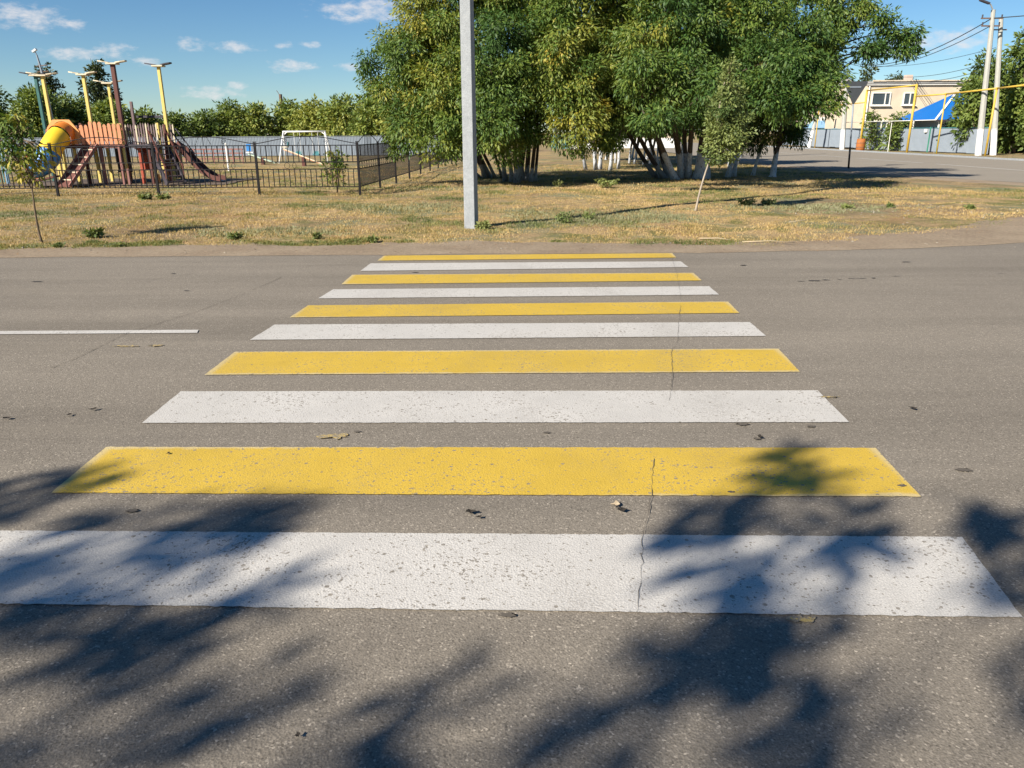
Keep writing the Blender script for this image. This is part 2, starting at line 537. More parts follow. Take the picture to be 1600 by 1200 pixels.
M['glass'] = t.m
t = NT('tyre'); t.set((0.03, 0.03, 0.032), 0.8); M['rubber'] = t.m

# paler side street: older, dusty, with grazing-view sheen painted into the colour
t = NT('dusty_sheen_asphalt')
c, st, fi = asphalt_color(t)
c = t.mix(0.55, c, (0.30, 0.265, 0.215))
t.set(c, 0.95, 0, 0.1)
M['dusty_sheen_asphalt'] = t.m

# ------------------------------------------------------------------ ground, roads, markings
# asphalt border on the far side of the road, round the corner into the side street
EDGE = [(-300, 11.2), (-20, 11.1), (-7.3, 11.05), (0, 11.15), (3.7, 11.2), (6, 11.5), (9, 12.7), (12, 14.6), (15, 17.2), (17.2, 20.0), (17.6, 22.6), (16.8, 25), (15.6, 28.5), (14.6, 32.5), (13.6, 38), (13.2, 50), (13.2, 400)]
GRASS = [(-300, 11.9), (-20, 11.8), (-7.8, 11.72), (-5, 12.08), (-2.5, 11.95), (0, 12.15), (3.9, 11.8), (5.4, 12.25), (7.5, 13.3), (10.1, 15.2), (13, 17.4), (15.2, 19.4), (16.4, 21.6), (16.1, 24.4), (14.9, 28.2), (13.9, 32.4), (13.0, 38), (12.7, 50), (12.7, 400)]


def dense(poly, step, jit, seed):
    rr = random.Random(seed); out = []
    for (a, b) in zip(poly[:-1], poly[1:]):
        L = math.hypot(b[0] - a[0], b[1] - a[1])
        n = max(1, min(int(L / step), 160))
        for i in range(n):
            k = i / n
            x, y = a[0] + (b[0] - a[0]) * k, a[1] + (b[1] - a[1]) * k
            q = noise.noise((x * 0.9, y * 0.9, seed)) * jit + noise.noise((x * 4, y * 4, seed + 5)) * jit * 0.5
            nx, ny = -(b[1] - a[1]) / L, (b[0] - a[0]) / L
            out.append((x + nx * q, y + ny * q))
    out.append(poly[-1])
    return out


GX = [p[0] for p in GRASS[:13]]; GY = [p[1] for p in GRASS[:13]]
HX = [p[0] for p in GRASS[12:]]; HY = [p[1] for p in GRASS[12:]]


def lawn_depth(x, y):
    a = y - np.interp(x, GX, GY)
    b = np.interp(y, HY, HX) - x
    return np.minimum(a, b)


def in_lawn(x, y, margin=0.0):
    return lawn_depth(x, y) > margin


def gz(x, y):
    """height of the ground"""
    if x > 28.9 and y > 14: return 0.0
    k = min(1.0, max(0.0, (float(lawn_depth(x, y)) + 0.5) / 1.2))
    b = noise.noise((x * 0.35, y * 0.35, 3.1)) * 0.05 + noise.noise((x * 1.3, y * 1.3, 7.7)) * 0.03
    return -0.03 + k * (0.035 + max(-0.025, b) * (1 if y < 60 else 0.4))


xs = sorted(set(list(np.arange(-20, 17, 0.4)) + list(np.arange(-60, -20, 3.0)) + list(np.arange(17, 60, 3.0)) + [-3000, -1500, -700, -350, -180, -100, 100, 180, 350, 700, 1500, 3000]))
ys = sorted(set(list(np.arange(10.6, 34, 0.4)) + list(np.arange(34, 100, 3.0)) + [-3000, -1000, -300, -100, -40, -15, -4, 4, 9, 130, 200, 350, 700, 1500, 3000]))
vv = [(float(x), float(y), gz(x, y)) for y in ys for x in xs]
nx = len(xs)
ff = [(j * nx + i, j * nx + i + 1, (j + 1) * nx + i + 1, (j + 1) * nx + i) for j in range(len(ys) - 1) for i in range(nx - 1)]
me = bpy.data.meshes.new('ground'); me.from_pydata(vv, [], ff); me.update()
tag(link('ground', me, M['lawn'], smooth=True), kind='structure')


def flat_poly(name, pts, z, mat, parent=None, zf=None):
    bm = bmesh.new()
    f = bm.faces.new([bm.verts.new((x, y, z if zf is None else zf(x, y) + z)) for x, y in pts])
    bmesh.ops.triangulate(bm, faces=[f])
    bmesh.ops.recalc_face_normals(bm, faces=bm.faces)
    if bm.faces[0:1] and sum(q.normal.z for q in bm.faces) < 0:
        bmesh.ops.reverse_faces(bm, faces=bm.faces)
    me = bpy.data.meshes.new(name); bm.to_mesh(me); bm.free()
    return link(name, me, mat, parent)


edge = dense(EDGE, 0.35, 0.05, 11)
road_pts = edge + [(28.6, 400), (28.6, 28), (31, 12), (300, 11.5), (300, -3.2), (-300, -3.2)]
road = tag(flat_poly('road', road_pts, 0.0, M['asphalt']), kind='structure')

tag(flat_poly('side_street', dense([(28.5, 400), (28.5, 26), (17.6, 24.2), (16.9, 26), (15.8, 29), (14.8, 33), (13.8, 38.4), (13.4, 50), (13.4, 400)], 1.5, .25, 71), 0.003, M['dusty_sheen_asphalt']), kind='structure')

# dusty shoulder between the asphalt and the grass, ragged on both sides
inner = dense([(x, y - 0.15) if y < 12 else (x + 0.35, y - 0.35) for x, y in EDGE], 0.2, 0.07, 21)
outer = dense([(x, y + 0.25) if y < 12 else (x - 0.3, y + 0.3) for x, y in GRASS], 0.3, 0.30, 31)
inner = [p for p in inner if -40 < p[0] and p[1] < 48]
outer = [p for p in outer if -40 < p[0] and p[1] < 48]
def resample(pl, n):
    d = [0]
    for a, b in zip(pl[:-1], pl[1:]): d.append(d[-1] + math.hypot(b[0] - a[0], b[1] - a[1]))
    u = np.linspace(0, d[-1], n)
    return list(zip(np.interp(u, d, [p[0] for p in pl]), np.interp(u, d, [p[1] for p in pl])))
NS = 420
inner, outer = resample(inner, NS), resample(outer, NS)
mb = MB()
for i in range(NS):
    a, b = inner[i], outer[i]
    mb.v.append((a[0], a[1], 0.0035))
    k = [0.33, 0.7, 1.0]
    for q in k:
        x, y = a[0] + (b[0] - a[0]) * q, a[1] + (b[1] - a[1]) * q
        mb.v.append((x, y, max(0.006, gz(x, y) + 0.012) if q < 1 else gz(x, y) - 0.004))
for i in range(NS - 1):
    for j in range(3):
        a = i * 4 + j
        mb.f.append((a, a + 4, a + 5, a + 1))
tag(mb.build('dirt_shoulder', M['dirt'], smooth=True), kind='structure')

# verge along the far side of the side street with its low kerb
ke = empty('kerb', (28.6, 30, 0)); tag(ke, kind='structure')
km = MB().box((0.08, 0.49, 0.04), (0.15, 0.97, 0.14)).mesh('kerb_stone')
for i in range(70):
    link('kerb_stone', km, M['concrete'], ke, (random.uniform(-.01, .01), i * 1.0, random.uniform(-.015, .01)))


def quad_stripe(name, q, mat, parent, z=0.006, n=190, jit=0.0045, seed=0):
    """q: far-left, far-right, near-right, near-left corners on the ground"""
    rr = random.Random(seed)
    def side(a, b, m):
        o = []
        for i in range(m):
            k = i / m
            j = jit * (noise.noise((a[0] + i * 0.7, seed * 3.1, 0.5)) + rr.uniform(-.5, .5))
            dx, dy = b[0] - a[0], b[1] - a[1]; L = math.hypot(dx, dy)
            o.append((a[0] + dx * k - dy / L * j, a[1] + dy * k + dx / L * j))
        return o
    pts = side(q[0], q[1], n) + side(q[1], q[2], 10) + side(q[2], q[3], n) + side(q[3], q[0], 10)
    return flat_poly(name, pts, z, mat, parent)


STR = [[(-2.30, 3.0), (1.91, 2.9), (1.81, 2.33), (-2.30, 2.46)], [(-2.25, 3.94), (1.98, 3.87), (1.93, 3.28), (-2.23, 3.37)], [(-2.23, 4.9), (2.04, 4.85), (2.0, 4.26), (-2.22, 4.31)], [(-2.2, 5.88), (2.12, 5.89), (2.07, 5.27), (-2.21, 5.27)], [(-2.15, 6.79), (2.16, 6.79), (2.15, 6.29), (-2.2, 6.25)], [(-2.05, 7.6), (2.2, 7.68), (2.17, 7.16), (-2.09, 7.07)], [(-1.98, 8.43), (2.21, 8.5), (2.2, 8.03), (-2.03, 7.94)], [(-1.95, 9.35), (2.23, 9.36), (2.21, 8.85), (-1.95, 8.73)], [(-1.87, 10.21), (2.26, 10.24), (2.26, 9.78), (-1.9, 9.62)], [(-1.8, 10.88), (2.29, 10.98), (2.27, 10.57), (-1.82, 10.43)]]
cw = empty('crosswalk', (0, 6.6, 0), 'pedestrian crossing of alternating white and yellow stripes painted across the asphalt', 'crosswalk')
for i, q in enumerate(STR):
    w = i % 2 == 0
    q = [(x, y - 6.6) for x, y in q]
    s = quad_stripe('stripe', q, M['white_mark'] if w else M['yellow_mark'], cw, seed=i)
    s['label'] = ('worn white painted stripe' if w else 'worn yellow painted stripe')
cd = flat_poly('lane_line', [(-14, 6.42), (-2.74, 6.50), (-2.77, 6.61), (-14, 6.56)], 0.006, M['white_mark'])
tag(cd, 'long white lane line on the asphalt left of the crosswalk', 'road marking', 'painted lane lines')
for k, (a, b) in enumerate([(33.2, 41.0), (42.2, 50.4), (51.4, 58.5), (60, 67)]):
    o = flat_poly('lane_line', [(21.75, a), (21.9, a), (21.9, b), (21.75, b)], 0.007, M['white_mark'])
    tag(o, ['nearest white dash along the middle of the side street', 'second nearest white dash along the middle of the side street', 'third white dash along the middle of the side street', 'farthest white dash along the middle of the side street'][k], 'road marking', 'painted lane lines')


def ribbon(name, pts, w, z, mat, parent, seed):
    rr = random.Random(seed); P = []
    for a, b in zip(pts[:-1], pts[1:]):
        n = max(2, int(math.hypot(b[0] - a[0], b[1] - a[1]) / 0.04))
        for i in range(n):
            k = i / n
            P.append((a[0] + (b[0] - a[0]) * k + rr.uniform(-.005, .005), a[1] + (b[1] - a[1]) * k + rr.uniform(-.008, .008)))
    mb = MB()
    for i, (x, y) in enumerate(P):
        h = w * max(0.12, rr.uniform(0.1, 1.0) + 0.7 * noise.noise((x * 3, y * 3, seed))) / 2
        mb.v += [(x - h, y, z), (x + h, y, z)]
        if i and noise.noise((x * 1.7, y * 1.7, seed + .4)) > -.12: mb.f.append((2 * i - 2, 2 * i - 1, 2 * i + 1, 2 * i))
    return mb.build(name, mat, parent)


ribbon('crack', [(0.44, 2.35), (0.52, 2.71), (0.55, 2.89), (0.66, 3.31), (0.71, 3.56), (0.79, 3.9), (0.93, 4.29), (1.06, 4.86), (1.15, 5.24), (1.26, 5.83), (1.39, 6.22), (1.51, 6.78), (1.67, 7.45), (1.83, 8.25), (2.0, 9.23), (2.23, 10.74)], 0.0036, 0.009, M['crack'], road, 1)
ribbon('crack', [(-3.48, 5.1), (-3.38, 5.73), (-3.36, 6.53), (-3.09, 7.28), (-2.9, 8.2), (-2.7, 9.84), (-2.49, 10.73)], 0.007, 0.006, M['crack'], road, 2)


def splat(name, x, y, rx, ry, mat, parent=None, z=0.0065, seed=0, n=18, rough=0.35):
    rr = random.Random(seed)
    pts = []
    for k in range(n):
        a = 2 * math.pi * k / n
        r = 1 + rough * rr.uniform(-1, 1)
        pts.append((x + math.cos(a) * rx * r, y + math.sin(a) * ry * r))
    return flat_poly(name, pts, z, mat, parent)


for i, (x, y) in enumerate([(3.33, 8.77), (3.50, 8.80), (3.65, 8.85), (3.82, 8.88), (3.98, 8.92), (4.10, 8.93), (4.25, 8.95), (4.57, 9.07), (5.9, 9.2), (3.0, 9.9), (5.2, 10.1), (-3.6, 8.4), (-4.2, 9.5), (-1.2, 9.5), (6.8, 8.6), (-5.6, 9.0), (7.2, 9.8)]):
    splat('tar_spot', x, y, random.uniform(.02, .07), random.uniform(.008, .02), M['oil'], road, seed=i)
for i, (x, y, a, b) in enumerate([(1.38, 4.01, .02, .014), (2.3, 3.58, .035, .02), (1.36, 4.23, .035, .02), (-0.9, 4.15, .02, .012), (-1.75, 3.18, .025, .016), (0.2, 4.12, .02, .012), (1.75, 4.2, .025, .016), (-0.02, 2.36, .03, .012), (1.9, 3.4, .02, .014), (1.05, 3.34, .015, .01)]):
    splat('tar_spot', x, y, a, b, M['crack'], road, seed=50 + i)
for i, (x, y, a, b) in enumerate([(-1.01, 4.08, .10, .05), (-3.14, 6.07, .13, .04), (-2.91, 6.08, .09, .03), (2.05, 4.72, .10, .02), (1.02, 2.33, .06, .03)]):
    splat('paint_splash', x, y, a * .7, b * .7, M['old_yellow'], road, seed=80 + i, rough=0.6)

# ------------------------------------------------------------------ foliage builders
def leaves_mesh(name, C0, OUT, tint, per, spread, leaf, droop, rng, flat=0.0):
    """C0: clump centres, OUT: outward directions, tint per clump"""
    n = len(C0)
    c = np.repeat(C0, per, axis=0); o = np.repeat(OUT, per, axis=0); t0 = np.repeat(tint, per)
    N = len(c)
    g = rng.normal(size=(N, 3)); g /= np.linalg.norm(g, axis=1, keepdims=True)
    rad = rng.random((N, 1)) ** 0.5
    p = c + g * rad * spread * np.array([1.0, 1.0, 0.72])
    ax = o * 0.45 + g * 0.65 + rng.normal(size=(N, 3)) * 0.35 + np.array([0, 0, -droop])
    ax /= np.linalg.norm(ax, axis=1, keepdims=True) + 1e-9
    nr = o * 0.6 + rng.normal(size=(N, 3)) * 0.55 + np.array([0, 0, 0.45])
    b = np.cross(ax, nr); b /= np.linalg.norm(b, axis=1, keepdims=True) + 1e-9
    s = rng.uniform(0.5, 1.45, (N, 1))
    L, W = leaf[0] * s, leaf[1] * s
    nn = np.cross(b, ax)
    v0 = p; v1 = p + ax * L * 0.42 + b * W * 0.5; v2 = p + ax * L - nn * L * 0.12; v3 = p + ax * L * 0.42 - b * W * 0.5
    V = np.stack([v0, v1, v2, v3], axis=1).reshape(-1, 3)
    me = bpy.data.meshes.new(name)
    me.vertices.add(4 * N); me.vertices.foreach_set('co', V.astype(np.float32).ravel())
    me.loops.add(4 * N); me.loops.foreach_set('vertex_index', np.arange(4 * N, dtype=np.int32))
    me.polygons.add(N); me.polygons.foreach_set('loop_start', np.arange(0, 4 * N, 4, dtype=np.int32))
    me.polygons.foreach_set('loop_total', np.full(N, 4, dtype=np.int32))
    a = me.attributes.new('tint', 'FLOAT', 'FACE')
    a.data.foreach_set('value', np.clip(t0 + rng.normal(size=N) * 0.10, 0, 1).astype(np.float32))
    me.update(); me.validate()
    return me


def clumps(lobes, rng, dens, tint=(0.25, 0.14), inner=0.22, floor=0.15):
    C0, O, T = [], [], []
    for (x, y, z, r) in lobes:
        n = max(6, int(dens * r * r))
        d = rng.normal(size=(n, 3)); d /= np.linalg.norm(d, axis=1, keepdims=True)
        rr = np.where(rng.random(n) < inner, rng.uniform(0.2, 0.7, n), rng.uniform(0.78, 1.12, n))
        p = np.array([x, y, z]) + d * (rr * r)[:, None] * np.array([1, 1, 0.92])
        p[:, 2] = np.maximum(p[:, 2], floor + rng.random(n) * 0.1)
        lt = tint[0] + rng.normal() * tint[1]
        tt = lt + rng.normal(size=n) * 0.11
        tt = np.where(rng.random(n) < 0.04, tt + 0.30, tt)
        C0.append(p); O.append(d); T.append(tt)
    return np.concatenate(C0), np.concatenate(O), np.concatenate(T)


def limb(mb, a, b, r0, r1, rr, bend=0.12, n=6, seg=6):
    a, b = Vector(a), Vector(b)
    L = (b - a).length
    j1 = Vector((rr.uniform(-1, 1), rr.uniform(-1, 1), rr.uniform(-.3, .8))) * L * bend
    j2 = Vector((rr.uniform(-1, 1), rr.uniform(-1, 1), rr.uniform(-.3, .8))) * L * bend
    pts, rad = [], []
    for i in range(seg + 1):
        k = i / seg
        p = a.lerp(b, k) + j1 * (3 * k * (1 - k) ** 2) + j2 * (3 * k * k * (1 - k))
        pts.append(p); rad.append(r0 + (r1 - r0) * k ** 0.8)
    mb.tube(pts, rad, n)
    return pts


def tree(name, label, base, stems, lobes, mats, group=None, dens=46, per=118, spread=0.40, leaf=(0.125, 0.043), droop=0.6, tint=(0.25, 0.14), seed=0, cat='tree', limb_r=0.05, inner=0.34, trunk_sides=8):
    """stems: (base x, base y, top x, top y, top z, radius), all world metres"""
    rr = random.Random(seed); rng = np.random.default_rng(seed)
    root = empty(name, base, label, cat, group)
    B = Vector(base)
    tops = []
    for (x0, y0, x1, y1, z1, r, *zz) in stems:
        mb = MB()
        pts = limb(mb, Vector((x0, y0, zz[0] if zz else -0.06)) - B, Vector((x1, y1, z1)) - B, r, r * 0.55, rr, 0.05, trunk_sides, 8)
        for k in range(trunk_sides):                 # root flare
            v = Vector(mb.v[k]); c = pts[0]
            mb.v[k] = tuple(c + (v - c) * (1.0 if zz else 1.45))
        mb.build('trunk', mats[0], root, smooth=True)
        tops.append((pts, r))
    mb = MB()
    for (x, y, z, r) in lobes:
        q = Vector((x, y, z)) - B
        best = min(tops, key=lambda t_: (t_[0][-1] - q).length + rr.uniform(0, 0.6))
        pts, r0 = best
        s = pts[rr.randint(max(0, len(pts) - (4 if r0 > .03 else 2)), len(pts) - 1)]
        e = limb(mb, s, q, min(r0 * 0.5, limb_r), 0.012, rr, 0.16, 6, 7)
        for k in range(4):
            d = Vector((rr.gauss(0, 1), rr.gauss(0, 1), rr.gauss(0.2, .8))).normalized() * r * 0.85
            limb(mb, e[rr.randint(3, 7)], q + d, 0.014, 0.004, rr, 0.15, 4, 4)
    mb.build('branches', mats[1], root, smooth=True)
    C0, O, T = clumps(lobes, rng, dens, tint, inner)
    me = leaves_mesh('crown', C0 - np.array(base), O, T, per, spread, leaf, droop, rng)
    link('crown', me, mats[2], root)
    return root


def auto_lobes(x, y, top, w, rr, bottom=0.4, n=9, depth=1.0):
    L = []
    for i in range(n):
        z = bottom + (top - bottom) * (i + 0.5) / n
        k = math.sin(math.pi * min(0.93, max(0.2, (z - bottom) / (top - bottom) * 0.75 + 0.22)))
        r = w * rr.uniform(0.42, 0.62) * (0.55 + 0.45 * k)
        a = rr.uniform(0, 2 * math.pi)
        off = max(0.0, w * k - r) * rr.uniform(0.5, 1.0)
        L.append((x + math.cos(a) * off, y + math.sin(a) * off * depth, min(z, top - r * 0.9), r))
        a += math.pi + rr.uniform(-.6, .6)
        L.append((x + math.cos(a) * off, y + math.sin(a) * off * depth, min(z + 0.2, top - r), r))
    return L


MAPLE = (M['bark_wash'], M['bark'], M['leaf'])
MAPLE_SHADED = (M['bark_shaded'], M['bark'], M['leaf'])
LOB = {
'A1': [(-4.09,27.00,3.11,0.76),(-3.21,26.50,3.93,0.86),(-2.92,27.00,4.83,0.93),(-3.24,26.00,2.00,0.82),(-3.65,26.50,1.31,0.38),(-2.13,25.50,3.11,0.99),(-2.18,25.50,1.70,0.85),(-1.96,26.50,4.58,1.01),(-2.66,27.60,5.75,0.85),(-1.39,27.60,6.00,1.0),(-4.63,27.00,3.79,0.29),(-4.05,27.50,4.41,0.42),(-1.33,25.00,2.16,0.88),(-1.35,26.00,3.70,0.90),(-3.22,29.50,3.15,1.0),(-2.28,30.00,4.6,1.0),(-1.9,26.6,2.5,.85),(-1.1,26.9,3.3,.95),(-2.6,27.2,3.0,1.0),(-1.7,27.6,2.1,.7)],
'A2': [(-0.14,25.50,4.37,0.97),(-0.44,25.00,3.07,0.97),(0.45,26.00,3.13,0.93),(-0.44,24.50,1.87,0.81),(0.56,26.00,1.69,0.62),(1.00,27.00,2.49,0.72),(-0.14,27.00,5.7,1.0),(1.09,27.00,5.09,1.02),(1.2,27.60,5.9,.9),(-0.3,26.80,5.6,.9),(-0.16,25.00,1.22,0.44),(0.99,27.00,3.86,0.92),(0.06,30.00,3.4,1.1),(1.0,29.6,3.9,1.0),(-0.7,26.2,2.4,.7),(0.2,26.9,2.3,.6)],
'C': [(3.69,39.00,4.69,1.81),(5.04,40.00,4.19,1.86),(3.4,36.5,5.2,1.3),(2.9,36.2,3.6,1.0),(4.3,36,3.0,1.0)],
'D': [(1.60,25.30,4.17,0.81),(2.01,25.30,3.08,0.87),(2.14,25.30,2.06,0.76),(1.64,25.30,1.68,0.44),(2.88,26.20,3.79,0.89),(3.03,26.20,2.45,0.74),(3.36,26.20,1.67,0.54),(2.60,26.80,5.06,1.02),(3.76,26.20,4.43,0.88),(3.83,26.20,2.93,0.69),(2.00,25.90,6.01,0.97),(3.27,26.80,6.33,1.20),(2.96,26.20,1.28,0.33),(2.05,25.30,1.30,0.28),(1.26,25.30,3.45,0.67),(1.20,25.90,4.77,0.71),(1.43,25.30,2.53,0.52)],
'B1': [(4.03,24.80,4.45,0.83),(4.55,24.80,5.14,0.86),(3.57,22.80,3.26,0.64),(4.21,22.80,2.93,0.60),(4.91,22.80,3.01,0.57),(3.92,21.90,1.99,0.48),(4.23,28.00,2.30,0.57),(3.93,25.80,5.98,0.97),(5.49,28.00,6.72,1.25),(3.66,28.00,5.59,0.85),(5.83,29.00,4.72,0.89),(5.24,32.00,4.36,1.48),(4.4,27.6,2.7,.9),(5.2,27.4,3.3,.9),(3.6,26.6,2.9,.8),(5.0,26.2,2.5,.6)],
'B2': [(5.46,24.30,3.88,0.63),(5.89,24.80,4.79,0.83),(6.44,25.80,5.97,1.06),(5.58,25.80,5.80,0.87),(5.50,21.90,2.71,0.51),(6.86,25.30,3.96,0.86),(6.91,29.00,1.99,0.55),(8.26,30.00,2.88,0.94),(7.26,32.00,3.67,1.49),(8.14,32.00,5.03,1.47),(6.1,26.8,2.9,.8),(7.0,27.3,3.3,.9),(6.4,28.2,3.8,.9),(5.9,25.4,2.3,.5)],
'B3': [(7.37,25.30,4.67,0.92),(7.09,22.80,3.40,0.74),(7.16,25.80,5.44,0.89),(6.97,21.90,2.54,0.51),(8.21,28.00,6.70,1.25),(9.02,30.00,2.21,0.80),(8.86,30.00,1.42,0.62),(9.74,32.00,3.65,1.49),(7.9,27.3,2.9,.85),(7.3,26.2,2.5,.6),(8.6,27.8,3.4,.9)],
'B4': [(8.72,25.30,4.66,0.85),(7.89,22.80,3.32,0.74),(9.65,25.80,4.18,0.71),(8.53,22.80,3.07,0.60),(7.42,21.90,2.38,0.58),(8.03,21.90,2.30,0.48),(10.02,26.30,5.14,0.68),(8.43,21.90,2.54,0.41),(9.29,28.00,6.33,1.26),(10.50,28.00,6.69,1.04),(10.89,26.50,5.25,0.40),(10.75,27.00,4.86,0.29),(11.42,26.00,4.82,0.28),(11.87,26.00,4.46,0.28),(11.14,26.00,4.04,0.32),(12.36,26.00,4.55,0.20),(11.53,26.00,4.10,0.22),(12.43,26.00,4.09,0.18),(11.25,26.50,5.52,0.36),(9.97,29.50,1.76,0.56),(10.18,29.00,1.42,0.28),(11.18,32.00,4.11,1.36),(9.92,30.50,1.99,0.82),(9.4,27.6,2.9,.8),(8.9,26.0,2.5,.6),(10.1,28,3.4,.9)],
}
GR = 'box elder trees with whitewashed trunks on the dry lawn'
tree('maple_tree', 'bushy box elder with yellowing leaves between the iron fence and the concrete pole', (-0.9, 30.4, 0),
     [(-0.89, 30.9, -2.2, 27.6, 3.2, .10), (-0.57, 30.0, -1.6, 26.8, 2.6, .07), (-0.75, 30.3, -2.6, 28, 3.4, .08), (-1.17, 30.6, -3.0, 27.2, 2.2, .07), (-0.3, 30.2, -0.9, 27.6, 2.8, .06), (-1.0, 30.0, -1.4, 28.5, 4.2, .07)], LOB['A1'], MAPLE_SHADED, GR, tint=(0.33, 0.17), seed=1)
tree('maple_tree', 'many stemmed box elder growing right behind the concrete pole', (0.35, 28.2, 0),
     [(0.04, 28.1, -0.4, 26.2, 2.6, .09), (0.21, 27.6, -0.1, 26.0, 3.0, .10), (0.38, 28.3, 0.2, 27.2, 3.6, .12), (0.54, 28.26, 0.9, 27.2, 3.2, .10), (0.71, 27.87, 0.95, 27.0, 2.6, .08), (-0.2, 28.36, -0.5, 26.8, 4.2, .08), (0.3, 28.6, 0.6, 28.4, 4.4, .09), (0.85, 28.1, 1.3, 27.8, 3.4, .06)], LOB['A2'], MAPLE_SHADED, GR, tint=(0.26, 0.14), seed=2)
tree('maple_tree', 'dark box elder farther back in the middle of the grove', (3.9, 36.2, 0),
     [(3.4, 36.0, 2.8, 34.5, 3.0, .08), (3.9, 36.4, 3.7, 35, 3.6, .09), (4.5, 36.1, 4.4, 35.2, 3.0, .08), (4.1, 36.8, 4.4, 36.5, 4.6, .09), (5.0, 37.0, 5.0, 36.4, 3.6, .07)], LOB['C'], MAPLE, GR, tint=(0.52, 0.15), seed=3)
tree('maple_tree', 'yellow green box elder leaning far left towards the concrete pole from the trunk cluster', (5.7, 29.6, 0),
     [(5.75, 29.4, 3.4, 27.2, 2.9, .10), (5.5, 29.8, 2.8, 27.2, 3.4, .09), (5.9, 29.9, 4.0, 27.4, 3.8, .08)], LOB['D'], MAPLE_SHADED, GR, tint=(0.36, 0.12), seed=31)
tree('maple_tree', 'box elder with leaning whitewashed stems left of the thickest trunk', (6.1, 29.4, 0),
     [(5.95, 28.6, 4.4, 26.6, 2.6, .13), (6.3, 29.4, 5.2, 27.2, 3.2, .13), (6.6, 29.6, 5.7, 28, 3.8, .09), (5.6, 29.6, 4.3, 27.8, 2.4, .07)], LOB['B1'], MAPLE, GR, tint=(0.14, 0.13), seed=4)
tree('maple_tree', 'big box elder with the thickest whitewashed trunk of the grove', (6.95, 29.1, 0),
     [(6.95, 29.1, 6.75, 28.2, 2.6, .27), (7.3, 29.6, 7.3, 28.4, 3.4, .12), (6.55, 29.3, 6.1, 27.6, 3.2, .11)], LOB['B2'], MAPLE, GR, tint=(0.10, 0.12), seed=5, trunk_sides=12)
tree('maple_tree', 'box elder with two thin whitewashed stems behind the leaning sapling', (8.3, 30.0, 0),
     [(8.1, 29.7, 7.9, 28, 3.0, .08), (8.45, 30.2, 8.3, 28.3, 3.4, .09), (8.3, 30.6, 8.9, 30, 2.6, .06)], LOB['B3'], MAPLE, GR, tint=(0.14, 0.13), seed=6)
tree('maple_tree', 'rightmost box elder of the grove, its long bough reaching over the street', (9.9, 29.9, 0),
     [(9.75, 29.6, 9.9, 29.7, 1.2, .13), (9.9, 29.7, 9.6, 28.0, 3.4, .11, 1.15), (9.3, 30.6, 9.5, 29, 2.6, .07), (9.9, 29.7, 10.6, 27.4, 4.6, .08, 1.15)], LOB['B4'], MAPLE, GR, tint=(0.20, 0.14), seed=7)

# smaller whitewashed stems farther into the grove
GS = 'thin whitewashed trees deep in the grove'
rs = random.Random(5)
BACK = [(5.0, 47.4), (5.9, 49.5), (5.8, 44.3), (6.5, 43.8), (7.8, 51.6), (6.9, 41.4), (8.3, 49), (10.8, 39.5), (11.2, 40.6), (7.6, 42.6), (9.2, 44), (8.6, 40.5)]
BL = ['thin white stemmed tree deep in the grove, leftmost of the far row', 'thin white stemmed tree second from the left in the far row of the grove', 'thin white stemmed tree in front of the far row, left of the leaning trunks', 'thin white stemmed tree just right of the leftmost middle one in the grove', 'farthest thin white stemmed tree in the grove', 'nearest of the thin white stemmed trees left of the leaning trunks', 'thin white stemmed tree far back behind the leaning trunks', 'thin white stemmed tree showing between the sapling and the rightmost box elder', 'thin white stemmed tree close behind the one right of the sapling', 'thin white stemmed tree behind the left leaning trunks', 'thin white stemmed tree far behind the thickest trunk', 'thin white stemmed tree just behind the thickest trunk']
for i, (x, y) in enumerate(BACK):
    st = [(x, y, x + rs.uniform(-.5, .5), y + rs.uniform(-.5, .5), rs.uniform(2.2, 3), rs.uniform(.06, .09))]
    if rs.random() < 0.7: st.append((x + .25, y - .1, x + .25 + rs.uniform(-.3, .7), y, 2.3, .06))
    tree('maple_tree', BL[i], (x, y, 0), st, auto_lobes(x, y, rs.uniform(5.5, 7.5), rs.uniform(1.5, 2.0), rs, 1.7, 5), MAPLE, GS, dens=30, per=34, spread=.42, leaf=(.2, .08), tint=(0.25, 0.12), seed=40 + i)

